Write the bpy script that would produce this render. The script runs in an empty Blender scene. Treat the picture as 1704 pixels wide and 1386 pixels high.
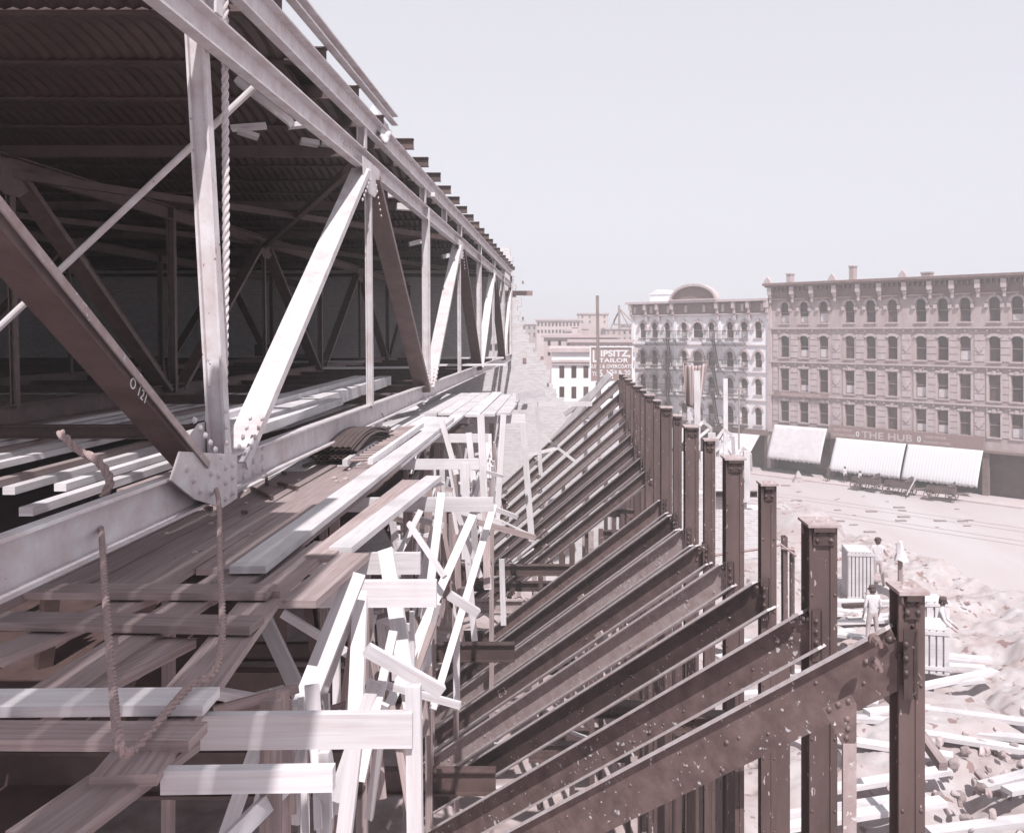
import bpy, bmesh, math, random
from mathutils import Vector, Matrix
R = random.Random(7)
S = bpy.context.scene
COL = S.collection
F = 1500.0; HX = 945.0; HY = 555.0        # focal length and vanishing point, in photograph pixels
# ------------------------------------------------------------------ camera, sky, sun
cam = bpy.data.cameras.new('camera'); co = bpy.data.objects.new('camera', cam); COL.objects.link(co)
cam.sensor_width = 36; cam.lens = 36*F/1704
cam.shift_x = (852-HX)/1704; cam.shift_y = -(693-HY)/1704
co.location = (0, 0, 0); co.rotation_euler = (math.radians(90), 0, 0)
cam.clip_start = .05; cam.clip_end = 3000
S.camera = co
SUN_EL = math.radians(55); SUN_AZ = math.radians(14)      # azimuth: how far to the right of straight behind the camera
w = bpy.data.worlds.new('World'); S.world = w; w.use_nodes = True
nt = w.node_tree; nt.nodes.clear()
sky = nt.nodes.new('ShaderNodeTexSky'); sky.sky_type = 'NISHITA'; sky.sun_disc = False
sky.sun_elevation = SUN_EL; sky.sun_rotation = math.pi - SUN_AZ
sky.air_density = 1.0; sky.dust_density = 1.5; sky.ozone_density = 1.0
sepc = nt.nodes.new('ShaderNodeSeparateColor'); sepc.mode = 'HSV'                          # the old plate saw only blue light: use the sky's blue alone
tint = nt.nodes.new('ShaderNodeMix'); tint.data_type = 'RGBA'; tint.blend_type = 'MULTIPLY'; tint.inputs[0].default_value = 1
tint.inputs[7].default_value = (.955, .95, 1.035, 1)
bg = nt.nodes.new('ShaderNodeBackground'); bg.inputs['Strength'].default_value = .15
wo = nt.nodes.new('ShaderNodeOutputWorld')
nt.links.new(sky.outputs[0], sepc.inputs[0]); pw = nt.nodes.new('ShaderNodeMath'); pw.operation = 'POWER'; pw.inputs[1].default_value = .18; nt.links.new(sepc.outputs[2], pw.inputs[0])
ml = nt.nodes.new('ShaderNodeMath'); ml.operation = 'MULTIPLY'; ml.inputs[1].default_value = 3.2; nt.links.new(pw.outputs[0], ml.inputs[0]); nt.links.new(ml.outputs[0], tint.inputs[6])
nt.links.new(tint.outputs[2], bg.inputs[0]); nt.links.new(bg.outputs[0], wo.inputs[0])
sl = bpy.data.lights.new('sun', 'SUN'); sl.energy = 4.5; sl.angle = math.radians(.5); sl.color = (1, .975, .955)
so = bpy.data.objects.new('sun', sl); COL.objects.link(so)
sdir = Vector((math.cos(SUN_EL)*math.sin(SUN_AZ), -math.cos(SUN_EL)*math.cos(SUN_AZ), math.sin(SUN_EL)))
so.rotation_euler = sdir.to_track_quat('Z', 'Y').to_euler(); so.location = sdir*60
S.view_settings.view_transform = 'Standard'; S.view_settings.look = 'None'
S.view_settings.exposure = 0.42; S.view_settings.gamma = 1
S.render.resolution_x = 1024; S.render.resolution_y = 832
S.render.engine = 'CYCLES'; S.cycles.volume_bounces = 0; S.cycles.max_bounces = 6

# ------------------------------------------------------------------ materials
def mat(name, c1, c2=None, scale=4, rough=.7, spots=None, spot_scale=14, spot_lim=.66, wood=False, brick=None, metal=0,
        bump=.15, rnd=.0, stretch=None, coords='Object', detail=6, stripes=None):
    m = bpy.data.materials.new(name); m.use_nodes = True
    n = m.node_tree; b = n.nodes['Principled BSDF']; L = n.links.new
    b.inputs['Roughness'].default_value = rough; b.inputs['Metallic'].default_value = metal
    c2 = c2 or tuple(x*.6 for x in c1)
    tc = n.nodes.new('ShaderNodeTexCoord'); mp = n.nodes.new('ShaderNodeMapping')
    L(tc.outputs['UV' if (wood or brick or stripes) else coords], mp.inputs[0])
    if stretch: mp.inputs['Scale'].default_value = stretch
    def ramp(fac, a, bb, p0=.3, p1=.7):
        r = n.nodes.new('ShaderNodeValToRGB'); r.color_ramp.elements[0].position = p0; r.color_ramp.elements[1].position = p1
        r.color_ramp.elements[0].color = (*a, 1); r.color_ramp.elements[1].color = (*bb, 1); L(fac, r.inputs[0]); return r
    def mix(fac, a, bb, mode='MIX'):
        x = n.nodes.new('ShaderNodeMix'); x.data_type = 'RGBA'; x.blend_type = mode
        if isinstance(fac, float): x.inputs[0].default_value = fac
        else: L(fac, x.inputs[0])
        for i, v in ((6, a), (7, bb)):
            if isinstance(v, tuple): x.inputs[i].default_value = (*v, 1)
            else: L(v, x.inputs[i])
        return x.outputs[2]
    oi = n.nodes.new('ShaderNodeObjectInfo')
    off = n.nodes.new('ShaderNodeVectorMath'); off.operation = 'ADD'
    sc = n.nodes.new('ShaderNodeVectorMath'); sc.operation = 'SCALE'; sc.inputs[0].default_value = (37, 17, 23)
    L(oi.outputs['Random'], sc.inputs['Scale']); L(mp.outputs[0], off.inputs[0]); L(sc.outputs[0], off.inputs[1])
    vec = mp.outputs[0] if brick else off.outputs[0]
    noise = n.nodes.new('ShaderNodeTexNoise'); noise.inputs['Scale'].default_value = scale; noise.inputs['Detail'].default_value = detail
    noise.inputs['Roughness'].default_value = .65
    if wood:
        mp2 = n.nodes.new('ShaderNodeMapping'); mp2.inputs['Scale'].default_value = (1.6, 46, 1); L(off.outputs[0], mp2.inputs[0]); L(mp2.outputs[0], noise.inputs['Vector'])
        noise.inputs['Scale'].default_value = 1.0
    else: L(vec, noise.inputs['Vector'])
    h = noise.outputs[0]
    col = ramp(noise.outputs[0], c2, c1).outputs[0]
    if wood:
        n2 = n.nodes.new('ShaderNodeTexNoise'); n2.inputs['Scale'].default_value = 1.6; n2.inputs['Detail'].default_value = 4; L(off.outputs[0], n2.inputs['Vector'])
        col = mix(ramp(n2.outputs[0], (.0,)*3, (.75,)*3, .48, .78).outputs[0], col, tuple(x*.55 for x in c1))
        v = n.nodes.new('ShaderNodeTexVoronoi'); v.inputs['Scale'].default_value = 2.3; L(off.outputs[0], v.inputs['Vector'])
        col = mix(ramp(v.outputs['Distance'], (.8,)*3, (0,)*3, .02, .06).outputs[0], col, tuple(x*.3 for x in c1))
    if brick:
        bw, bh, mortar = brick
        bt = n.nodes.new('ShaderNodeTexBrick'); L(mp.outputs[0], bt.inputs[0])
        bt.inputs['Scale'].default_value = 1; bt.inputs['Brick Width'].default_value = bw; bt.inputs['Row Height'].default_value = bh
        bt.inputs['Mortar Size'].default_value = .012; bt.inputs['Mortar Smooth'].default_value = .2; bt.inputs['Bias'].default_value = 0
        bt.inputs['Color1'].default_value = (*c1, 1); bt.inputs['Color2'].default_value = (*c2, 1); bt.inputs['Mortar'].default_value = (*mortar, 1)
        col = mix(ramp(noise.outputs[0], (0,)*3, (.6,)*3, .4, .8).outputs[0], bt.outputs[0], mortar)
        h = bt.outputs['Fac']
    if stripes:
        wv = n.nodes.new('ShaderNodeTexWave'); wv.inputs['Scale'].default_value = stripes[0]; wv.inputs['Distortion'].default_value = 0; L(mp.outputs[0], wv.inputs[0])
        col = mix(ramp(wv.outputs['Fac'], (0,)*3, (1,)*3, .45, .6).outputs[0], col, stripes[1])
    if spots:
        v = n.nodes.new('ShaderNodeTexNoise'); v.inputs['Scale'].default_value = spot_scale; v.inputs['Detail'].default_value = 3; L(vec, v.inputs['Vector'])
        g = n.nodes.new('ShaderNodeTexNoise'); g.inputs['Scale'].default_value = 1.7; L(vec, g.inputs['Vector'])
        mm = n.nodes.new('ShaderNodeMath'); mm.operation = 'MULTIPLY_ADD'; L(g.outputs[0], mm.inputs[0]); mm.inputs[1].default_value = .35; L(v.outputs[0], mm.inputs[2])
        col = mix(ramp(mm.outputs[0], (0,)*3, (1,)*3, spot_lim+.14, spot_lim+.17).outputs[0], col, spots)
    if rnd:
        r = n.nodes.new('ShaderNodeMapRange'); r.inputs['To Min'].default_value = 1-rnd; r.inputs['To Max'].default_value = 1+rnd
        L(oi.outputs['Random'], r.inputs[0])
        vm = n.nodes.new('ShaderNodeVectorMath'); vm.operation = 'SCALE'; L(col, vm.inputs[0]); L(r.outputs[0], vm.inputs['Scale']); col = vm.outputs[0]
    L(col, b.inputs['Base Color'])
    if bump:
        bp = n.nodes.new('ShaderNodeBump'); bp.inputs['Strength'].default_value = bump; bp.inputs['Distance'].default_value = .02
        if brick: bp.invert = True
        L(h, bp.inputs['Height']); L(bp.outputs[0], b.inputs['Normal'])
    return m

M = {}
M['beam_mid'] = mat('beam_steel', (0.224, 0.156, 0.152), (0.120, 0.078, 0.075), 5, .55, spots=(0.485, 0.426, 0.436), spot_scale=22, spot_lim=.76, rnd=.3)
M['beam_dark'] = mat('dark_beam_steel', (0.088, 0.056, 0.054), (0.044, 0.027, 0.026), 5, .5, spots=(0.420, 0.336, 0.336), spot_scale=26, spot_lim=.74, rnd=.15)
M['beam_light'] = mat('weathered_beam_steel', (0.390, 0.321, 0.324), (0.264, 0.187, 0.183), 6, .65, spots=(0.502, 0.467, 0.481), spot_scale=25, spot_lim=.68)
M['flange'] = mat('sunlit_flange_steel', (0.532, 0.510, 0.529), (0.427, 0.342, 0.342), 9, .6)  # pale tone paints in the light that the flanges reflect
M['beam_splash'] = mat('splashed_beam_steel', (0.205, 0.142, 0.138), (0.090, 0.058, 0.056), 5, .55, spots=(0.547, 0.531, 0.553), spot_scale=21, spot_lim=.695, detail=10)
M['column'] = mat('column_steel', (0.117, 0.076, 0.074), (0.066, 0.042, 0.040), 3, .5, spots=(0.394, 0.313, 0.314), spot_scale=34, spot_lim=.72, rnd=.18, stretch=(1, 1, .3), detail=9)
M['capplate'] = mat('cap_plate_steel', (0.443, 0.372, 0.378), (0.260, 0.182, 0.177), 9, .6)
M['truss_dark'] = mat('shaded_truss_steel', (0.152, 0.102, 0.098), (0.088, 0.056, 0.054), 4, .55, rnd=.15)  # darker tone paints in shade on the falling diagonals and inner trusses
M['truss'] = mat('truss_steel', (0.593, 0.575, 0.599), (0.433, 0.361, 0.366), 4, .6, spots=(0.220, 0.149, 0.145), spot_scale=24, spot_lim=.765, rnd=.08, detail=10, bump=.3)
M['joist'] = mat('roof_steel', (0.120, 0.078, 0.075), (0.064, 0.040, 0.038), 3, .6, rnd=.25)
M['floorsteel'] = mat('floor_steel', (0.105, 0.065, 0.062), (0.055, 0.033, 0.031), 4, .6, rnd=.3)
M['corr'] = mat('corrugated_iron', (0.085, 0.054, 0.050), (0.045, 0.029, 0.027), 2, .5, rnd=.2)
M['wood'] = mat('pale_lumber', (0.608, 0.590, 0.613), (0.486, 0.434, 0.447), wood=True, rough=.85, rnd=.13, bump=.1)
M['wood_old'] = mat('trodden_shaded_lumber', (0.344, 0.278, 0.280), (0.197, 0.136, 0.132), wood=True, rough=.85, rnd=.2, bump=.2)  # trodden wood, darkened further to paint in shade on the staging
M['rope'] = mat('hemp_rope', (0.392, 0.303, 0.301), (0.240, 0.164, 0.158), 60, .95)
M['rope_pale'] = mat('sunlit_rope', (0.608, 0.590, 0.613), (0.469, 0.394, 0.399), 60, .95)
M['brick'] = mat('brick', (0.547, 0.526, 0.546), (0.449, 0.374, 0.380), 1.2, .9, brick=(.23, .078, (0.608, 0.590, 0.613)), bump=.3)
M['brick_dark'] = mat('brick_edge', (0.300, 0.211, 0.206), (0.180, 0.119, 0.114), 9, .9)
M['stone'] = mat('facade_stone', (0.428, 0.364, 0.371), (0.313, 0.228, 0.224), 1.1, .85, stretch=(1, 1, .35), detail=9)
M['stonetrim'] = mat('facade_trim', (0.473, 0.406, 0.415), (0.370, 0.288, 0.286), 2, .85, stretch=(1, 1, .4), detail=9)
M['cornice'] = mat('cornice_paint', (0.220, 0.149, 0.143), (0.150, 0.098, 0.094), 2, .8)
M['cream'] = mat('cream_plaster', (0.755, 0.732, 0.762), (0.657, 0.637, 0.662), .8, .9)
M['creamtrim'] = mat('cream_trim', (0.473, 0.406, 0.415), (0.400, 0.315, 0.315), 2, .9)
M['glass'] = mat('window_glass', (0.100, 0.064, 0.060), (0.050, 0.032, 0.030), .8, .12, bump=0, rnd=.4)
M['sash'] = mat('window_sash', (0.300, 0.211, 0.206), (0.200, 0.133, 0.129), 3, .7)
M['blind'] = mat('window_blind', (0.532, 0.512, 0.531), (0.458, 0.389, 0.397), 3, .9)
M['iron'] = mat('wrought_iron', (0.100, 0.064, 0.060), (0.060, 0.038, 0.036), 6, .6)
M['awning'] = mat('awning_canvas', (0.578, 0.561, 0.583), (0.486, 0.435, 0.448), 1.5, .95, rnd=.0)
M['awning_st'] = mat('striped_awning_canvas', (0.623, 0.605, 0.629), (0.578, 0.561, 0.583), stripes=(1.0, (0.532, 0.512, 0.531)), rough=.95)
M['flag'] = mat('flag_cloth', (0.450, 0.375, 0.380), (0.425, 0.341, 0.342), stripes=(.72, (0.220, 0.149, 0.143)), rough=.95)
M['shop'] = mat('shop_front', (0.130, 0.084, 0.079), (0.070, 0.044, 0.041), 1.5, .6)
M['signdark'] = mat('sign_board_paint', (0.260, 0.178, 0.173), (0.220, 0.148, 0.142), 2, .8)
M['faded'] = mat('faded_lettering', (0.476, 0.421, 0.433), (0.409, 0.332, 0.334), 3, .9)
M['faded2'] = mat('dull_lettering', (0.422, 0.340, 0.341), (0.340, 0.247, 0.244), 3, .9)
M['white'] = mat('white_paint', (0.608, 0.590, 0.613), (0.547, 0.531, 0.553), 5, .8)
M['ground'] = mat('pale_rubble_ground', (0.422, 0.395, 0.407), (0.314, 0.243, 0.240), 1.1, .95, spots=(0.220, 0.149, 0.143), spot_scale=3.2, spot_lim=.66, bump=.7, detail=10)
M['dirt'] = mat('basement_dirt', (0.465, 0.392, 0.399), (0.260, 0.179, 0.174), .9, .95, bump=.6)
M['street'] = mat('street_dust', (0.432, 0.403, 0.417), (0.375, 0.304, 0.305), .12, .95, stretch=(1.000, 0.250, 1.000), bump=.1, detail=8)
M['rail'] = mat('tram_rail', (0.300, 0.211, 0.207), (0.220, 0.149, 0.143), 4, .5)
M['pavement'] = mat('pavement_stone', (0.477, 0.415, 0.425), (0.419, 0.335, 0.336), .6, .9)
M['stoneblock'] = mat('rubble_stone', (0.411, 0.360, 0.370), (0.289, 0.208, 0.205), 3, .95, rnd=.3, bump=.5)
M['far'] = mat('far_brick', (0.461, 0.391, 0.398), (0.413, 0.328, 0.328), .3, .9, rnd=.3)
M['roof'] = mat('far_roof', (0.439, 0.363, 0.367), (0.387, 0.302, 0.300), .5, .9, rnd=.2)
M['skin'] = mat('skin', (0.360, 0.269, 0.264), (0.300, 0.209, 0.203), 8, .7)
M['shirt'] = mat('pale_cloth', (0.593, 0.575, 0.599), (0.486, 0.433, 0.446), 12, .95)
M['trouser'] = mat('work_trousers', (0.482, 0.424, 0.435), (0.425, 0.341, 0.342), 12, .95)
M['darkcloth'] = mat('dark_cloth', (0.100, 0.064, 0.060), (0.060, 0.038, 0.036), 12, .95)

# ------------------------------------------------------------------ geometry helpers
def W(x, y, Y): return Vector(((x-HX)*Y/F, Y, -(y-HY)*Y/F))            # pixel at a depth
def G(x, y, Z):                                                         # pixel on a level plane
    Y = -Z*F/(y-HY); return Vector(((x-HX)*Y/F, Y, Z))
def X_(x, y, X):                                                        # pixel on the plane of a truss
    Y = X*F/(x-HX); return Vector((X, Y, -(y-HY)*Y/F))
def rect(w, h): return [(-w/2, -h/2), (w/2, -h/2), (w/2, h/2), (-w/2, h/2)]
def ibeam(w, h, t=.018, f=.022):
    a, b = w/2, h/2
    return [(-a, -b), (a, -b), (a, -b+f), (t/2, -b+f), (t/2, b-f), (a, b-f), (a, b), (-a, b), (-a, b-f), (-t/2, b-f), (-t/2, -b+f), (-a, -b+f)]
def chan(w, h, t=.016, f=.02, s=1):                                     # web at the -s side, flanges reach to +s
    a, b = w/2, h/2
    p = [(-a, -b), (a, -b), (a, -b+f), (-a+t, -b+f), (-a+t, b-f), (a, b-f), (a, b), (-a, b)]
    return p if s > 0 else [(-x, y) for x, y in reversed(p)]
def circ(r, n=10): return [(r*math.cos(2*math.pi*i/n), r*math.sin(2*math.pi*i/n)) for i in range(n)]
class MB:
    def __init__(s): s.v = []; s.f = []; s.uv = []; s.sm = []
    def face(s, pts, uvs=None, smooth=False):
        i = len(s.v); s.v += [Vector(p) for p in pts]; s.f.append(list(range(i, i+len(pts))))
        if uvs is None:
            p = [Vector(q) for q in pts]; nrm = (p[1]-p[0]).cross(p[2]-p[0])
            a = max(range(3), key=lambda k: abs(nrm[k]))
            uvs = [((q.y, q.z) if a == 0 else (q.x, q.z) if a == 1 else (q.x, q.y)) for q in p]
        s.uv.append(uvs); s.sm.append(smooth); return s
    def prism(s, p, q, prof, up=(0, 0, 1), twist=0, ends=None, smooth=False, taper=1.0):
        p = Vector(p); q = Vector(q); d = q-p; L = d.length; d.normalize(); up = Vector(up)
        if abs(d.dot(up.normalized())) > .99: up = Vector((0, 1, 0)) if abs(d.y) < .9 else Vector((1, 0, 0))
        a = d.cross(up).normalized(); b = a.cross(d)
        if twist:
            c_, s_ = math.cos(twist), math.sin(twist); a, b = a*c_+b*s_, b*c_-a*s_
        P0 = [p+a*x+b*y for x, y in prof]; P1 = [q+a*x*taper+b*y*taper for x, y in prof]
        n = len(prof); acc = 0; o = R.random()*5
        for i in range(n):
            j = (i+1) % n; l = (Vector(prof[j])-Vector(prof[i])).length
            s.face([P0[i], P0[j], P1[j], P1[i]], [(o, acc), (o, acc+l), (o+L, acc+l), (o+L, acc)], smooth); acc += l
        s.face(list(reversed(P0)), [(x+o, y) for x, y in reversed(prof)]); s.face(P1, [(x+o, y) for x, y in prof]); return s
    def box(s, x0, x1, y0, y1, z0, z1):
        c = [(x, y, z) for z in (z0, z1) for y in (y0, y1) for x in (x0, x1)]
        for f in ((0, 2, 3, 1), (4, 5, 7, 6), (0, 1, 5, 4), (2, 6, 7, 3), (0, 4, 6, 2), (1, 3, 7, 5)): s.face([c[k] for k in f])
        return s
    def dome(s, c, nrm, r, n=7):
        c = Vector(c); nrm = Vector(nrm).normalized(); t = nrm.orthogonal().normalized(); u = nrm.cross(t)
        ring = lambda rr, h: [c+nrm*h+(t*math.cos(2*math.pi*i/n)+u*math.sin(2*math.pi*i/n))*rr for i in range(n)]
        a, b = ring(r, 0), ring(r*.72, r*.55); top = c+nrm*r*.8
        for i in range(n):
            j = (i+1) % n; s.face([a[i], a[j], b[j], b[i]], None, True); s.face([b[i], b[j], top], None, True)
        return s
    def plate(s, poly, nrm, t):                                         # flat polygon with thickness
        nrm = Vector(nrm).normalized(); A = [Vector(p) for p in poly]; B = [p+nrm*t for p in A]; n = len(A)
        s.face(B); s.face(list(reversed(A)))
        for i in range(n): s.face([A[i], A[(i+1) % n], B[(i+1) % n], B[i]])
        return s
    def build(s, name, m, parent=None, local=False, kind=None):
        if not s.v: return None
        me = bpy.data.meshes.new(name)
        if parent is not None and not local:
            inv = parent.matrix_basis.inverted(); V = [inv @ v for v in s.v]; loc = Vector((0, 0, 0))
        elif parent is not None: V = s.v; loc = Vector((0, 0, 0))
        else:
            lo = Vector([min(v[k] for v in s.v) for k in range(3)]); hi = Vector([max(v[k] for v in s.v) for k in range(3)])
            loc = Vector(((lo.x+hi.x)/2, (lo.y+hi.y)/2, lo.z)); V = [v-loc for v in s.v]
        me.from_pydata([tuple(v) for v in V], [], s.f)
        ul = me.uv_layers.new(name='UVMap'); k = 0
        for u in s.uv:
            for q in u: ul.data[k].uv = (q[0], q[1]); k += 1
        me.polygons.foreach_set('use_smooth', s.sm)
        b = bmesh.new(); b.from_mesh(me); bmesh.ops.remove_doubles(b, verts=b.verts, dist=1e-5); bmesh.ops.recalc_face_normals(b, faces=b.faces); b.to_mesh(me); b.free()
        me.materials.append(m)
        o = bpy.data.objects.new(name, me); COL.objects.link(o); o.location = loc
        if parent is not None: o.parent = parent
        if kind: o['kind'] = kind
        return o
def tag(o, label, cat, group=None, kind=None):
    o['label'] = label; o['category'] = cat
    if group: o['group'] = group
    if kind: o['kind'] = kind
    return o
def empty(name, loc, label, cat, group=None, rz=0):
    o = bpy.data.objects.new(name, None); COL.objects.link(o); o.empty_display_size = .2
    o.matrix_basis = Matrix.Translation(Vector(loc)) @ Matrix.Rotation(rz, 4, 'Z')
    return tag(o, label, cat, group)
def structure(o, label=None):
    o['kind'] = 'structure'
    return o

# ================================================================== THE GROUND, THE STREET
GZ = -8.7; SZ = -16.0
sd = Vector((.713, -.701, 0)); sn = Vector((.701, .713, 0))            # along the street, into the buildings
F0 = Vector((31, 98, SZ))                                              # point of the facade line at the kerb-side pixel 1420
b = MB(); b.face([(-900, -300, SZ-.05), (900, -300, SZ-.05), (900, 1800, SZ-.05), (-900, 1800, SZ-.05)]); structure(b.build('ground', M['ground']))
def strip(name, d0, d1, z, m, u0=-110, u1=110, t=0):
    p = [F0+sd*u0+sn*d0, F0+sd*u1+sn*d0, F0+sd*u1+sn*d1, F0+sd*u0+sn*d1]; b = MB()
    if t: b.plate([(q.x, q.y, z-t) for q in p], (0, 0, 1), t)
    else: b.face([(q.x, q.y, z) for q in p])
    return structure(b.build(name, m))
strip('street', -45, -4, SZ+.004, M['street'])
strip('pavement', -4, 0.3, SZ+.15, M['pavement'], t=.19)
for d in (-12.5, -14.0, -17.5, -19.0): strip('tram_rail', d, d-.12, SZ+.012, M['rail'])

def bumpy(name, x0, x1, y0, y1, z, amp, m, n=60, edge=None, seed=1, skirt=None):
    from mathutils import noise
    b = MB(); nx, ny = n, int(n*(y1-y0)/(x1-x0)); P = []
    for j in range(ny+1):
        row = []
        for i in range(nx+1):
            y = y0+(y1-y0)*j/ny; xe = edge(y) if edge else x1; x = x0+(xe-x0)*i/nx
            zz = z+amp*noise.fractal(Vector((x*.35+seed, y*.35, seed)), .85, 2, 8)
            row.append(Vector((x, y, zz)))
        P.append(row)
    for j in range(ny):
        for i in range(nx): b.face([P[j][i], P[j][i+1], P[j+1][i+1], P[j+1][i]], None, True)
    if skirt is not None:
        for j in range(ny): b.face([P[j][nx], Vector((P[j][nx].x, P[j][nx].y, skirt)), Vector((P[j+1][nx].x, P[j+1][nx].y, skirt)), P[j+1][nx]])
        for i in range(nx): b.face([P[ny][i], P[ny][i+1], Vector((P[ny][i+1].x, P[ny][i+1].y, skirt)), Vector((P[ny][i].x, P[ny][i].y, skirt))])
        for j in range(ny): b.face([P[j][0], P[j+1][0], Vector((P[j+1][0].x, P[j+1][0].y, skirt)), Vector((P[j][0].x, P[j][0].y, skirt))])
    return structure(b.build(name, m))
bumpy('site_ground', 3.1, 14, 4, 46.2, GZ, .55, M['ground'], 150, edge=lambda y: 10.4+max(0, (47-y))*.26, skirt=SZ-.02)
bumpy('basement_floor', -34, 3.0, -6, 46.2, -13.2, .5, M['dirt'], 70, seed=4)

# ================================================================== END WALL of brick, ragged right edge (far end of the hall)
WY = 46.3
wl = empty('brick_wall', (-12, WY, -13), 'tall brick end wall of the hall with a ragged toothed right edge, pale in the sun', 'brick wall')
edge = [(848, 412), (850, 440), (858, 470), (862, 490), (866, 530), (876, 545), (888, 575), (905, 600), (920, 640), (930, 655), (945, 668), (958, 690), (985, 700), (1010, 712), (1050, 735), (1095, 750), (1200, 752), (1215, 770), (1240, 800), (1245, 930)]
def wall_profile(edge, step=.078*3):
    pts = [W(x, y, WY) for x, y in edge]; out = []
    z = pts[0].z; k = 0; xs = []
    while z > pts[-1].z:
        while k < len(pts)-2 and pts[k+1].z > z: k += 1
        a, c = pts[k], pts[k+1]; t = (a.z-z)/max(1e-6, a.z-c.z); x = a.x+(c.x-a.x)*min(1, max(0, t))
        xs.append((z, x+R.choice((0, .11, .11, .23))-.1)); z -= step
    return xs, step
xs, st = wall_profile(edge)
b = MB(); zt0 = xs[0][0]
for z, x in xs: b.box(-30, x, WY, WY+.45, z-st, z)
b.build('masonry', M['brick'], wl)
b = MB()
for (x, y, w_, h_) in ((878, 488, 16, 8), (870, 530, 3, 5), (889, 558, 3, 6), (902, 596, 5, 6), (912, 640, 3, 5), (873, 600, 6, 9), (1000, 765, 9, 5), (980, 740, 6, 4), (870, 470, 3, 5)):
    p = W(x, y, WY-.02); w2, h2 = w_*WY/F/2, h_*WY/F/2; b.box(p.x-w2, p.x+w2, WY-.03, WY+.1, p.z-h2, p.z+h2)
b.build('putlog_hole', M['brick_dark'], wl)
b = MB(); p = W(862, 488, WY); b.box(p.x-.9, p.x+.45, WY-.06, WY+.06, p.z-.12, p.z+.12); b.build('iron_lintel', M['joist'], wl)

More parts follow.
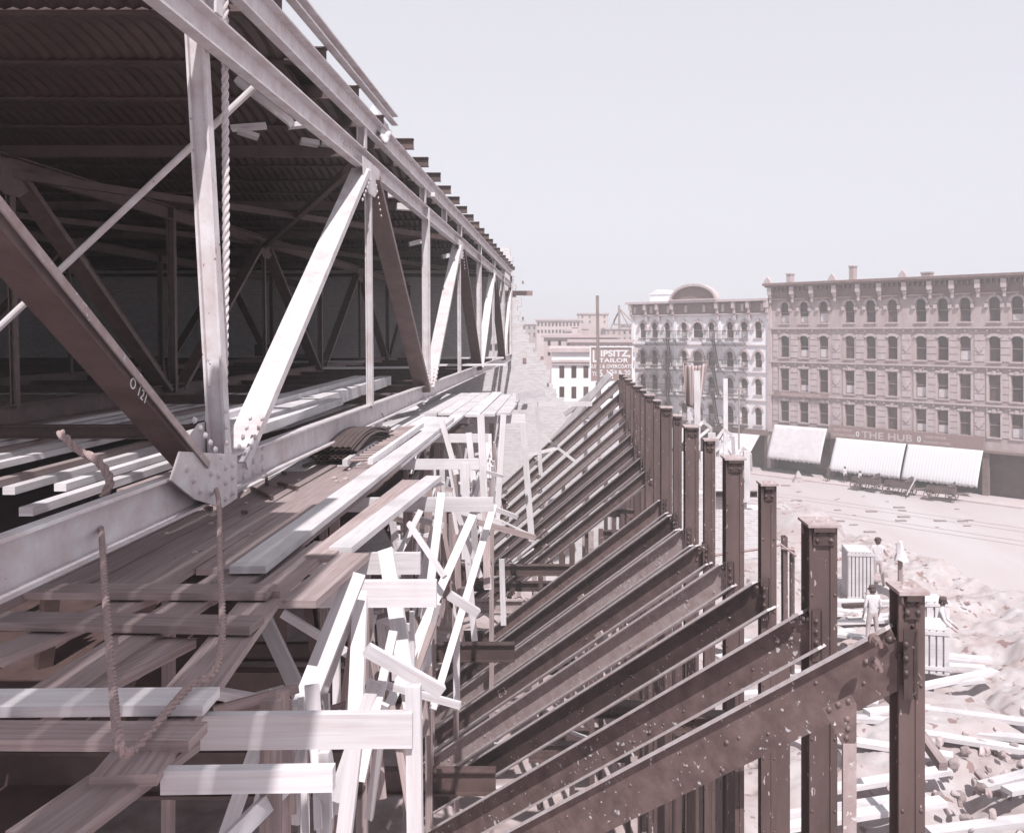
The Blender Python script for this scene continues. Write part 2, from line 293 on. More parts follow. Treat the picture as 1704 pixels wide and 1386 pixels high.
# ================================================================== FRONT TRUSS and the two behind it
TB, TT, RZ0 = -1.19, 2.45, 3.2
def truss(X, label, detail):
    t = empty('roof_truss', (X, 7.5, TB), label, 'steel truss')
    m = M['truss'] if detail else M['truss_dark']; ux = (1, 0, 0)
    b = MB(); b.prism((X+.02, -3, TB), (X+.02, 7.55, TB), chan(.1, .32, s=1), (0, 0, 1)); b.build('bottom_chord', m, t)
    b = MB(); b.prism((X, 7.55, TB), (X, 46, TB), chan(.1, .31, s=1), (0, 0, 1))
    if detail:
        for y in (7.75, 7.95, 8.15, 8.4, 8.65):
            for z in (-.1, 0, .1): b.dome((X-.033, y, TB+z), (1, 0, 0), .031)
        for y in (16.6, 16.9, 17.3, 17.6, 18.0, 18.3):
            for z in (-.09, .09): b.dome((X-.033, y, TB+z), (1, 0, 0), .031)
    b.build('bottom_chord', m, t)
    b = MB(); b.prism((X, -3, TT), (X, 46, TT), chan(.12, .27, s=1), (0, 0, 1))
    if detail:
        for k in range(14):
            for z in (-.07, .05): b.dome((X-.042, 11.7+k*.16, TT+z), (1, 0, 0), .03)
    b.build('top_chord', m, t)
    def bar(name, y0, z0, y1, z1, w_, h_, prof=None, dx=0, mm=None, lean=0):
        b = MB(); b.prism((X+dx, y0, z0), (X+dx-lean, y1, z1), prof or ibeam(w_, h_, .02, .02), ux); b.build(name, mm or m, t)
    for y in (7.5, 18.5, 29.5, 40.5):
        bar('post', y, TB-.02, y-.1, (RZ0 if y < 8 else TT)+.1, .11, .155, lean=.21 if y < 8 else 0, dx=.015 if y < 8 and detail else 0)
    for y in (13.1, 24, 35): bar('post', y+.12, TB+.1, y-.02, TT-.1, .10, .09)
    bar('post', 45.9, TB-.1, 45.9, TT, .15, .14)
    for y in (2, 13, 24, 35):
        if y > 2: bar('diagonal', y-5.15, TB+.04, y-.28, TT-.16, 0, 0, chan(.09, .25, s=1), dx=-.02)
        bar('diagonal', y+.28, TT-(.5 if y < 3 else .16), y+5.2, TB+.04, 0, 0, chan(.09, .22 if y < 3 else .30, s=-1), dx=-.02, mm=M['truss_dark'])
    bar('diagonal', 40.9, TB+.1, 45.7, TT-.1, .15, .14)
    ns = [(7.5, TB, 1), (18.5, TB, 1), (29.5, TB, 1), (40.5, TB, 1), (13, TT, -1), (24, TT, -1), (35, TT, -1)]
    for y, z, s in ns:
        b = MB(); x = X+.088
        pl = [(x, y-.55, z), (x, y-.5, z+.3*s), (x, y-.16, z+.46*s), (x, y+.2, z+.46*s), (x, y+.5, z+.3*s), (x, y+.55, z)]
        if s > 0: pl = [(x-.2, a[1], a[2]) for a in pl]
        else: pl = [(x-.03, a[1], a[2]) for a in pl]
        b.plate(pl, (1, 0, 0), .014)
        if detail and z < 0 and y < 20:
            for k in range(6): b.dome((X+.10, y-.25-k*.10, TB+.20+k*.068), (1, 0, 0), .03)      # on the left diagonal
            for k in range(4): b.dome((X+.086, y-.06-k*.01, TB+.16+k*.13), (1, 0, 0), .024)
            for k in range(4):
                b.dome((X+.086, y+.2+k*.09, TB+.22+k*.075), (1, 0, 0), .03); b.dome((X+.136, y+.36+k*.09, TB+.20+k*.075), (1, 0, 0), .03)
        if detail and z > 0:
            for k in range(6):
                for d in (-.05, .07): b.dome((X+.086, y-.22-k*.09, TT-.22-k*.07+d), (1, 0, 0), .028)
                b.dome((X+.086, y+.22+k*.07, TT-.28-k*.08), (1, 0, 0), .02)
        b.build('gusset_plate', m, t)
    if detail:
        b = MB(); b.prism((X+.121, 2.3, TT-.45), (X+.121, 6.98, TB+.17), rect(.055, .012), ux); b.build('lit_side_strip', M['beam_light'], t)  # added pale strip, paints in the lit side of the near diagonal
    if detail:                                                           # the splice at the near node, hanging below the diagonal
        b = MB(); x = X+.09
        b.plate([(x, 6.35, TB+.16), (x, 6.5, TB+.34), (x, 7.62, TB+.17), (x, 7.62, TB-.2), (x, 7.3, TB-.22), (x, 6.75, TB-.05)], (1, 0, 0), .016)
        for y, z in ((6.6, .2), (6.72, .1), (6.84, 0.0), (7.05, .1), (7.05, -.05), (7.2, .06), (7.2, -.12), (7.35, .1), (7.35, -.02), (7.35, -.15), (7.5, .1), (7.5, 0), (7.5, -.13)):
            b.dome((x+.016, y, TB+z), (1, 0, 0), .032)
        b.build('splice_plate', m, t)
    return t
truss(-2.9, 'pale riveted steel truss in the sun, nearest of the three', True)
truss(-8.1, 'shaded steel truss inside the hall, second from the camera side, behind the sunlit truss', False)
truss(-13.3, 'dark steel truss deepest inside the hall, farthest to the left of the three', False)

# chalk marks on the near-left diagonal: part of the place
def text(body, size, m, mw, parent, name='lettering', ext=.004, align='CENTER', sx=1, bold=0):
    cu = bpy.data.curves.new(name, 'FONT'); cu.body = body; cu.size = size; cu.extrude = ext; cu.align_x = align; cu.offset = bold; cu.space_character = 1.05
    o = bpy.data.objects.new(name, cu); COL.objects.link(o)
    dg = bpy.context.evaluated_depsgraph_get(); me = bpy.data.meshes.new_from_object(o.evaluated_get(dg)); bpy.data.objects.remove(o)
    me.materials.clear(); me.materials.append(m)
    for v in me.vertices: v.co.x *= sx
    o = bpy.data.objects.new(name, me); COL.objects.link(o); o.parent = parent; o.matrix_basis = mw; return o
tr = [o for o in bpy.data.objects if o.name == 'roof_truss'][0]
def on_side(y, z, ang, X=-2.9+.108):                                    # text plane facing +X, reading along +Y
    m = Matrix(((0, 0, 1, 0), (1, 0, 0, 0), (0, 1, 0, 0), (0, 0, 0, 1)))
    return tr.matrix_basis.inverted() @ Matrix.Translation((X, y, z)) @ m @ Matrix.Rotation(ang, 4, 'Z')
text('O 121', .10, M['white'], on_side(5.85, -.40, math.radians(-32)), tr, 'chalk_mark', .001)
text('R', .055, M['white'], on_side(5.62, -.17, math.radians(-33), -2.9+.130), tr, 'chalk_mark', .001)

# ================================================================== ROOF: beams along, joists across, corrugated arches between
def member(name, p, q, prof, m, label, cat, group=None, up=(0, 0, 1), twist=0):
    b = MB(); b.prism(p, q, prof, up, twist); return tag(b.build(name, m), label, cat, group)
RZ = 3.02
rb = empty('roof_beam', (-2.9, 20, RZ-.15), 'long steel roof beam carried on short stubs above the sunlit truss', 'steel beam')
b = MB(); b.prism((-2.86, -3, RZ), (-2.86, 46, RZ), chan(.11, .30, s=1)); b.build('web', M['truss'], rb)
for y in (7.3, 12.6, 17.9, 21, 24, 29.5, 35, 40.5, 45.8):
    b = MB(); b.prism((-2.88, y, TT+.13), (-2.88, y, RZ-.145), ibeam(.13, .12), (1, 0, 0)); b.build('stub', M['truss'], rb)
member('roof_beam', (-2.80, -3, RZ+.42), (-2.80, 14.6, RZ+.42), chan(.1, .16, s=1), M['truss'], 'upper steel channel lying on the roof joists, ending against the sky', 'steel beam')
JY = [y for y in [-2.6+1.65*k for k in range(30)] if y < 45.9]
for k, y in enumerate(JY):
    member('roof_joist', (-2.66 if y > 14 else -2.84, y, RZ+.245), (-30, y, RZ+.245), ibeam(.12, .18, .016, .016), M['joist'], 'steel I-joist crossing the roof of the hall, its end sticking out past the roof beam', 'roof joist', 'roof joists between the corrugated arches')
pitch = .16
for k in range(6, len(JY)-1):                                              # corrugated arches: waves along X, rise along Y
    y0, y1 = JY[k]+.03, JY[k+1]-.03; n = 6; b = MB(); X0 = -3.15 - R.random()*.5; X1 = -29 if k > 8 else -22
    nx = int((X0-X1)/pitch*2); rows = []
    for j in range(n+1):
        t = j/n; zc = RZ+.18+.16*math.sin(math.pi*t); rows.append([Vector((X0-i*pitch/2, y0+(y1-y0)*t, zc+(.03 if i % 2 else 0))) for i in range(nx)])
    for j in range(n):
        for i in range(nx-1): b.face([rows[j][i], rows[j+1][i], rows[j+1][i+1], rows[j][i+1]], None, False)
    tag(b.build('corrugated_arch', M['corr']), 'rusty corrugated iron arch sprung between two roof joists', 'corrugated sheet', 'corrugated arches of the hall roof')
b = MB(); b.box(-30, -3.3, 8.9, 46.28, RZ+.42, RZ+.5); tag(b.build('roof_deck', M['corr']), 'solid dark roof deck laid over the corrugated arches of the hall', 'roof')
b = MB(); b.box(-30.4, -30.02, -22, 46.2, -13, RZ+.3); tag(b.build('brick_side_wall', M['brick']), 'brick side wall closing the dark left side of the hall', 'brick wall')
# cross braces and purlins under the roof
for k, (x0, y0, z0, x1, y1, z1, s_) in enumerate(((-3, 13, 2.5, -8.1, 24, 2.3, .1), (-3, 24, 2.5, -8.1, 13, 2.3, .1), (-8.1, 24, 2.4, -3, 35, 2.3, .1), (-8.1, 24, 2.4, -13.3, 13, 2.3, .12), (-13.3, 24, 2.5, -8.1, 13, 2.4, .1))):
    member('wind_brace', (x0, y0, z0), (x1, y1, z1), chan(s_, .12), M['joist'], ['light brace slanting from the near truss top to the second truss', 'light brace crossing the first under the hall roof', 'light brace toward the far end under the hall roof', 'heavier brace running back to the deepest truss', 'thin brace crossing above the second truss'][k], 'brace')
for k, y in enumerate((13, 18.5, 24, 29.5, 35, 40.5)):
    member('cross_girder', (-2.95, y, 2.62), (-30, y, 2.62), chan(.1, .16), M['joist'], 'cross girder tying the truss tops together, %s from the camera' % ['nearest', 'second', 'third', 'fourth', 'fifth', 'sixth'][k], 'girder', 'cross girders under the roof')
# loose pale boards lying on the top chords, catching the sun
for k, (x0, y0, x1, y1, Y, wd) in enumerate(((385, 214, 443, 210, 11.2, .05), (481, 210, 512, 207, 11.4, .06), (500, 235, 530, 240, 12.5, .07), (533, 240, 558, 246, 12.9, .05), (396, 218, 430, 229, 11, .05), (395, 135, 485, 205, 9.5, .07), (645, 325, 680, 322, 17, .1), (700, 325, 722, 325, 18.5, .08), (660, 344, 690, 346, 17.5, .12), (680, 407, 700, 402, 21.5, .1), (735, 428, 748, 425, 26, .12))):
    member('loose_board', W(x0, y0, Y), W(x1, y1, Y+.1), rect(.2, wd), M['wood'], 'bright offcut of board wedged under the roof, number %d counting from the post at the left' % (k+1) if 0 else
           ['long bright offcut under the roof just right of the rope', 'short bright offcut under the roof left of the top chord', 'small bright block under the top chord near the big joint', 'tiny bright offcut touching the top chord', 'thin sloping lath hanging under the long bright offcut', 'pale batten slanting down from the roof right of the rope', 'flat board laid across the truss top right of the big joint', 'short board lying on the roof beam right of the big joint', 'broad board end below the top chord right of the joint', 'offcut in the sun beside the middle post top', 'offcut in the sun high between the far posts'][k], 'board', 'loose boards caught under the roof')
# crumpled cloth on the roof edge
b = MB(); P = []
for i in range(10):
    P.append([W(612+i*3.6+j*2.0+R.uniform(-1, 1), 192+i*5.0-j*4.5+R.uniform(-2, 2), 13.6+j*.14+R.uniform(-.1, .1)) for j in range(5)])
for i in range(9):
    for j in range(4): b.face([P[i][j], P[i+1][j], P[i+1][j+1], P[i][j+1]], None, True)
o = tag(b.build('tarpaulin', M['shirt']), 'crumpled pale cloth bundle draped over the roof edge against the sky', 'cloth')
md = o.modifiers.new('thick', 'SOLIDIFY'); md.thickness = .06
# added boards, unseen over and behind the camera, shading the planks at left
SH = [(-.30, .9), (-.56, 1.5), (-.82, 2.9), (-1.08, 3.5), (-1.34, 4.9), (-1.60, 4.5), (-1.86, 5.0), (-2.12, 4.8), (-2.38, 4.6)]
for k, (x, ye) in enumerate(SH):
    member('shade_board', (x, -6, RZ+.60+.02*(k % 2)), (x-.05, ye, RZ+.60+.02*(k % 2)), rect(.24, .045), M['wood_old'], 'unseen overhead board added to shade the planks at the left', 'board', 'added overhead shade boards')

# ================================================================== HALL FLOOR: steel beams across, pale strips along
for k, y in enumerate([11.5, 17.1, 20.3, 22.5, 25, 27.5, 30, 33, 36, 39.5, 43]):
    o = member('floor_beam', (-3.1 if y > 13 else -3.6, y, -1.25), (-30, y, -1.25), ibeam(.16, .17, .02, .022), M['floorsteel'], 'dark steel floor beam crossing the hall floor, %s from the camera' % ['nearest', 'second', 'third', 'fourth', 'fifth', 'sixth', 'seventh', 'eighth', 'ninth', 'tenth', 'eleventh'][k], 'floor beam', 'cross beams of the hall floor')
for k in range(44):
    x = -3.9-.36*k
    if k % 9 == 5: continue
    member('floor_strip', (x, 6.8+R.random()*1.5, -1.40), (x-.05, 22, -1.40), rect(.11, .07), M['wood'] if k % 4 else M['wood_old'], 'pale timber strip running lengthwise between the hall floor beams', 'timber strip', 'timber strips under the hall floor beams')
b = MB(); b.box(-30, -3.6, 3, 45.5, -3.4, -3.3); tag(b.build('hall_subfloor', M['floorsteel']), 'dark lower deck seen through the open hall floor', 'floor deck')
for k, (a, c, w_, h_) in enumerate(((G(330, 735, -1.08), G(640, 633, -1.08), .3, .2), (G(360, 700, -1.0), G(600, 632, -1.0), .26, .18), (G(420, 715, -1.02), G(560, 668, -1.02), .2, .1))):
    member('timber_baulk', a, c, rect(w_, h_), M['wood'], ['long pale squared baulk lying in the sun inside the near truss', 'second pale baulk on the inner side of the first', 'short pale baulk end between the truss post and diagonal'][k], 'timber', 'baulks lying inside the near truss')
member('channel_offcut', G(410, 716, -1.05), G(470, 702, -1.05), chan(.12, .14, s=-1), M['truss'], 'short end of steel channel resting beside the truss diagonal', 'steel channel')
for k in range(7):
    a = G(150+k*36, 778-k*2, -1.9); member('shuttering_board', a, a+Vector((.25, 1.3, .05)), rect(.3, .03), M['wood_old'], 'dark broken board lying below the hall floor left of the truss joint', 'board', 'broken boards below the floor')
for k, (x, y0, z) in enumerate(((-9.5, 30, -.95), (-5, 33, -.9), (-4.5, 27, -.95), (-6.5, 24, -.92))):
    member('floor_plank', (x, y0, z), (x+2.6, y0+.5, z), rect(.4, .05), M['wood'], 'pale plank lying across the far hall floor beams, %s' % ['leftmost', 'farthest', 'right of the far posts', 'beside the second truss foot'][k], 'plank')
# a figure-shaped shade: man leaning at the wall left in the hall is too dark to tell; leave the tool chest only
tb = MB(); tb.box(-14.6, -13.6, 42, 42.7, -1.05, -.5); tag(tb.build('tool_chest', M['floorsteel']), 'dark chest standing at the foot of the brick wall inside the hall', 'chest')

# ================================================================== PLATFORM of long boards beside the truss
PZ = -1.62; k = 0
for i in range(8):
    x = -3.95+.255*i; y = 3.4+R.random()*.5 if i < 3 else 5.6+R.random()*.6
    lab = ['nearest the hall', 'second from the hall', 'third from the hall', 'fourth from the hall', 'fifth from the hall', 'sixth from the hall', 'seventh from the hall', 'eighth, next to the open edge'][i]
    ends = [y, y+4.6+R.random(), 17.3+R.random()]
    for j in range(2):
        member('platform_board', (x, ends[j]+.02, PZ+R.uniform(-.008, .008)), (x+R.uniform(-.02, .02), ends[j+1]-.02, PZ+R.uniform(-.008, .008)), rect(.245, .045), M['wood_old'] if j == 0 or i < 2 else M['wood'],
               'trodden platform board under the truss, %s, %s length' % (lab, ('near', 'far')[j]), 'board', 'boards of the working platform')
member('platform_board', G(412, 948, -1.56), G(745, 697, -1.56), rect(.24, .05), M['wood'], 'long bright board lying on top at the open edge of the platform', 'board', 'boards of the working platform')
member('platform_board', G(566, 916, -1.58), G(722, 795, -1.60), rect(.17, .05), M['wood'], 'bright board beyond the open edge, spanning the middle ledgers', 'board', 'boards of the working platform')
member('platform_board', G(530, 930, -1.60), G(685, 802, -1.62), rect(.2, .05), M['wood_old'], 'duller board beside the bright one spanning the middle ledgers', 'board', 'boards of the working platform')
for i in range(9):
    x = -3.6+.29*i
    member('platform_board', (x, 17.4+R.uniform(0, .5), -1.6), (x+R.uniform(-.05, .05), 23.6+R.uniform(-.6, .8), -1.6), rect(.27, .05), M['wood'], 'sunlit board of the far platform near the brick wall, %s from the truss' % ['first', 'second', 'third', 'fourth', 'fifth', 'sixth', 'seventh', 'eighth', 'ninth'][i], 'board', 'boards of the far platform')
# loose boards at the lower left, lengthwise then crosswise on top
lw = [((60, 1175), (445, 918), .24, -1.66), ((205, 1300), (500, 915), .24, -1.66), ((-20, 1100), (250, 990), .2, -1.66), ((-80, 1260), (300, 1068), .2, -1.68), ((60, 1400), (290, 1235), .24, -1.70),
      ((440, 990), (545, 905), .2, -1.62), ((495, 1005), (590, 925), .22, -1.60), ((330, 1000), (455, 935), .2, -1.66)]
for k, (a, c, w_, z) in enumerate(lw):
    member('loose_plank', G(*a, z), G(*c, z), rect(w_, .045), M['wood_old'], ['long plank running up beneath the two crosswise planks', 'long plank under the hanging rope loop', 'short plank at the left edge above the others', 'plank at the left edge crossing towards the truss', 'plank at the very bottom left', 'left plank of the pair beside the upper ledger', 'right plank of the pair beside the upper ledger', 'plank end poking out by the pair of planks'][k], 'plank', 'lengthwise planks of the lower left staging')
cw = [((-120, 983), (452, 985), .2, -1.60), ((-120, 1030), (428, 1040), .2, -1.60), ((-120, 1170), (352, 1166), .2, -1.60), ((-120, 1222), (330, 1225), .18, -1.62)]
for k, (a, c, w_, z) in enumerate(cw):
    member('cross_plank', G(*a, z), G(*c, z), rect(w_, .045), M['wood_old'] if k != 2 else M['wood'], 'crosswise plank of the lower left staging, %s from the top' % ['first', 'second', 'third, half in the sun', 'fourth'][k], 'plank', 'crosswise planks of the lower left staging')  # fourth plank takes the dark lumber to paint in its shade

# ledgers: boards set on edge across the scaffold
led = [(4.05, -1.70, -.70, 1187, .155), (3.45, -1.55, -.9, 1278, .09), (6.3, -2.2, -.92, 966, .185), (7.2, -2.9, -1.18, 920, .17), (9.3, -3.3, -.77, 828, .145), (12.2, -3.6, -1.2, 764, .14), (15.6, -3.6, -1.38, 722, .15), (18.7, -3.7, -.88, 690, .18), (21.2, -3.7, -.95, 672, .14)]
for k, (Y, x0, x1, py, h) in enumerate(led):
    zt = -(py-HY)*Y/F
    o = member('ledger_board', (x0, Y, zt-h/2), (x1, Y+.02, zt-h/2), rect(.05, h), M['wood'],
           ['broad bright ledger board at the bottom, its cut end by the post', 'lowest ledger board cut by the bottom of the picture', 'ledger board just below the doubled one, with diagonals under it', 'short thick upper ledger with the plank pair beside it', 'long ledger board reaching toward the raking beams', 'ledger board striped by shadow, beyond the long one', 'ledger board under the ladder end', 'ledger board under the near edge of the far platform', 'ledger board under the middle of the far platform'][k], 'ledger', 'ledger boards set on edge')
# posts, braces and laths, given as picture lines at a depth: x0,y0,x1,y1,depth0,depth1,width
posts = [
 (592, 955, 455, 1300, 6.1, 5.2, .17, 'broad pale brace slanting down left from the doubled ledger'),
 (600, 985, 592, 1185, 6.3, 5.9, .12, 'thick upright under the doubled ledger'),
 (642, 915, 690, 1200, 6.9, 6.2, .14, 'bright upright beside the crossing laths'),
 (688, 1140, 692, 1480, 4.1, 4.1, .085, 'upright at the cut end of the bottom ledger'),
 (800, 690, 812, 980, 12.5, 12.5, .12, 'upright at the end of the striped ledger'),
 (838, 690, 826, 880, 14, 13.6, .11, 'upright standing before the dark brick'),
 (775, 770, 775, 930, 12, 12, .13, 'upright below the striped ledger end'),
 (735, 820, 700, 1110, 9.3, 8.6, .10, 'upright leaning left under the long ledger'),
 (790, 850, 640, 1190, 9.4, 7.2, .10, 'long lath slanting down left from the long ledger end'),
 (822, 840, 720, 1180, 9.8, 8.6, .09, 'second long lath slanting down beside the first'),
 (610, 1080, 735, 1150, 5.6, 5.8, .10, 'short board slanting down right across the laths'),
 (748, 990, 795, 1020, 7.5, 7.6, .09, 'stub of board pointing at the raking beams'),
 (820, 845, 860, 860, 10, 10.2, .06, 'stub of lath at the end of the long ledger'),
 (655, 1050, 600, 1300, 6, 5.6, .07, 'thin lath under the short slanting board'),
 (680, 870, 740, 960, 8.5, 8.2, .06, 'lath crossing below the long ledger'),
 (700, 850, 640, 970, 8.8, 8.4, .07, 'lath leaning left behind the doubled ledger'),
 (760, 850, 800, 960, 9.6, 9.6, .06, 'lath leaning right near the long ledger end'),
 (735, 700, 760, 790, 14.5, 14.2, .10, 'brace beneath the ladder end'),
 (780, 720, 792, 840, 14.8, 14.6, .12, 'upright under the ledger beside the ladder'),
 (750, 700, 810, 700, 18.5, 18.5, .11, 'board across under the far platform edge'),
 (860, 660, 905, 655, 20.5, 22, .2, 'pale box beam sticking out past the far platform'),
 (440, 1030, 520, 1200, 8, 7.4, .16, 'dark brace in shade below the plank pair'),
 (470, 1020, 600, 1100, 9, 9, .10, 'brace in shade slanting right below the planks'),
 (560, 1020, 560, 1200, 8.5, 8.5, .08, 'slim upright in shade left of the pale brace'),
 (345, 1150, 520, 1180, 5.6, 6.2, .08, 'flat lath in shade beside the rope end'),
 (760, 1000, 760, 1180, 10.5, 10.5, .09, 'dark upright near the lower ends of the raking beams'),
 (835, 930, 838, 1040, 19, 19, .14, 'post with pointed top among the far raking beams'),
 (815, 740, 770, 900, 13.2, 12.8, .08, 'lath leaning against the upright before the dark brick'),
 (870, 700, 885, 900, 24, 24, .2, 'upright in front of the brick beyond the scaffold'),
 (895, 672, 985, 672, 24, 24.4, .16, 'level timber beside the ragged wall above the raking beams'),
 (893, 676, 900, 790, 24, 24, .13, 'short upright under the level timber'),
 (870, 700, 960, 770, 25, 25, .09, 'brace crossing under the level timber'),
 (868, 760, 930, 745, 26, 26, .12, 'loose board lying below the level timber'),
 (490, 1290, 360, 1420, 4.6, 4, .1, 'brace end at the bottom edge'),
 (540, 1250, 545, 1500, 5.0, 5, .07, 'thin bright upright crossing the bottom ledger'),
 (590, 1240, 560, 1500, 4.8, 4.8, .1, 'bright upright beside the thin one at the bottom'),
]
for k, (x0, y0, x1, y1, D0, D1, w_, lab) in enumerate(posts):
    a, c = W(x0, y0, D0), W(x1, y1, D1)
    member('scaffold_lath' if w_ < .1 else 'scaffold_timber', a, c, rect(w_*.8, .05), M['wood'], lab, 'scaffold timber', 'timbers of the scaffold', up=(0, -1, 0.05))
# many more laths in the tangle
zones = [('under the bottom ledger', 5.6, 460, 660, 1150, 1420), ('below the doubled ledger', 8.2, 590, 740, 1000, 1200), ('below the long ledger', 10.6, 640, 810, 860, 1060), ('below the striped ledger', 13.2, 680, 820, 790, 900), ('below the ladder ledger', 16.6, 700, 830, 740, 830)]
sh = ['leaning left', 'leaning right', 'upright', 'steeply crossing', 'short and level', 'thin upright', 'slanting flat', 'half hidden', 'doubled', 'splintered']
for zi, (zn, Y, xa, xb, ya, yb) in enumerate(zones):
    for k in range(10):
      for rep in range(3):
        x = R.uniform(xa, xb); Yk = Y+R.uniform(-.7, 1.4); y = R.uniform(ya-20, ya+30); L = R.uniform(.5, 1)*(yb-ya)
        dx = [-.35, .25, .02, -.5, 2.5, .03, 1.6, .12, .05, -.2][k]*L*.7
        if k in (4, 6): L2 = L*.15; dx = R.choice((-1, 1))*L*.55
        else: L2 = L
        a, c = W(x, y, Yk), W(x+dx, y+L2, Yk+R.uniform(-.5, .5))
        member('scaffold_lath', a, c, rect(R.uniform(.035, .085), .025), M['wood'] if R.random() < .6 else M['wood_old'], '%s %s of scaffold timber in the tangle %s' % (sh[k], ('piece', 'narrow strip', 'thin batten')[rep], zn), 'scaffold timber', 'timbers of the scaffold', up=(R.uniform(-.3, .3), -1, 0))
# tall uprights down to the basement carrying the platform
for k, (x, y) in enumerate(((-1.5, 4.3), (-1.75, 7.3), (-1.7, 9.4), (-1.9, 12.3), (-1.9, 15.7), (-1.6, 18.8), (-3.3, 7.3), (-3.3, 12.3), (-3.3, 18.8), (-2.5, 9.6), (-2.5, 15.8))):
    member('scaffold_standard', (x, y+.08, -13.3), (x+R.uniform(-.2, .2), y+.08, -1.78), rect(.095, .05), M['wood_old'], 'tall scaffold standard rising from the basement at the %s' % ['bottom ledger', 'doubled ledger', 'long ledger', 'striped ledger', 'ladder ledger', 'far platform edge', 'doubled ledger, hall side', 'striped ledger, hall side', 'far platform, hall side', 'long ledger, under the boards', 'ladder ledger, under the boards'][k], 'scaffold post', 'standards of the scaffold')
# steel beams of the tier below the platform
for k, (y, z) in enumerate(((6.6, -3.2), (9.2, -3.6), (11.8, -3.4), (14.6, -3.9), (18, -3.6), (22, -4.2), (8.4, -5.6), (12.5, -6.2), (17, -6.0))):
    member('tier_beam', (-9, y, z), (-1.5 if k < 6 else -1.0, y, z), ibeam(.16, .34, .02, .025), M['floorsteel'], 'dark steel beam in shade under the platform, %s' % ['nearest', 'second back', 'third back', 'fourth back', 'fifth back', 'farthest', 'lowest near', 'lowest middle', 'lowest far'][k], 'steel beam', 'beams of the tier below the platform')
for k in range(7):
    x = -3.0-R.random()*2
    member('tier_strut', (x, 7+k*1.7, -1.8), (x-1.2+.5*k, 7.6+k*1.7, -5.5), chan(.14, .12), M['floorsteel'], 'slanting steel strut in the dark under the platform', 'strut', 'struts under the platform')

# ================================================================== things on the platform
lt = empty('ladder', G(600, 765, -1.55), 'wooden ladder lying flat on the sunlit platform boards', 'ladder')
A0, A1, B0, B1 = G(574, 770, -1.50), G(664, 710, -1.50), G(616, 768, -1.50), G(702, 707, -1.50)
for a, c in ((A0, A1), (B0, B1)): b = MB(); b.prism(a, c, rect(.06, .07)); b.build('rail', M['wood'], lt)
for k in range(17):
    t = (k+.7)/17.5; b = MB(); b.prism(A0.lerp(A1, t), B0.lerp(B1, t), circ(.02, 6)); b.build('rung', M['wood_old'], lt)
pl = empty('corrugated_sheet_pile', G(560, 772, -1.58), 'pile of curved corrugated sheets stacked on the platform beside the truss chord', 'sheet pile')
for k in range(7):
    b = MB(); rows = []; ax = (G(610, 735, -1.55)-G(535, 775, -1.55)); L = ax.length; ax.normalize(); sd2 = Vector((ax.y, -ax.x, 0))
    o0 = G(515, 768, -1.55)+Vector((R.uniform(-.05, .05), R.uniform(-.1, .1), .012+.028*k))
    for i in range(15):
        t = i/14; rows.append([o0+ax*(t*L*(.9+.02*k))+sd2*(j*.034)+Vector((0, 0, (.11*math.sin(math.pi*min(1, t*1.15)))+.016*(j % 2))) for j in range(17)])
    for i in range(14):
        for j in range(16): b.face([rows[i][j], rows[i+1][j], rows[i+1][j+1], rows[i][j+1]])
    o = b.build('corrugated_sheet', M['corr'], pl); md = o.modifiers.new('thick', 'SOLIDIFY'); md.thickness = .008
bk = empty('bucket', G(622, 722, -1.58), 'small round pail standing behind the sheet pile', 'bucket')
p = bk.location
b = MB(); b.prism(p, p+Vector((0, 0, .26)), circ(.12, 14), smooth=True, taper=1.25); b.build('body', M['truss'], bk)
b = MB()
for i in range(8):
    a0, a1 = math.pi*i/8, math.pi*(i+1)/8; b.prism(p+Vector((.15*math.cos(a0), 0, .26+.12*math.sin(a0))), p+Vector((.15*math.cos(a1), 0, .26+.12*math.sin(a1))), circ(.006, 5))
b.build('bail', M['iron'], bk)
for k, (a, c) in enumerate((((418, 812), (453, 828)), ((463, 804), (495, 812)), ((340, 842), (352, 846)), ((443, 795), (444, 805)), ((402, 852), (412, 852)), ((470, 786), (476, 788)), ((505, 775), (530, 768)))):
    member('iron_offcut', G(*a, -1.57), G(*c, -1.57), rect(.03, .03), M['iron'], ['long dark iron bar lying nearest on the platform boards', 'second dark iron bar lying on the platform boards', 'tiny iron scrap left of the rope', 'upright stub of iron under the chord', 'small block lying right of the rope', 'small scrap near the chord underside', 'flat bar at the foot of the sheet pile'][k], 'iron bar', 'iron scraps on the platform')
b = MB()
for k in range(60):
    x = R.uniform(-3.9, -2.2); y = R.uniform(6.5, 17); s_ = R.uniform(.01, .035); b.box(x, x+s_*1.5, y, y+s_*2, PZ+.024, PZ+.026+s_*.6)
tag(b.build('debris', M['stoneblock']), 'small chips and crumbs scattered over the platform boards', 'debris', kind='stuff')

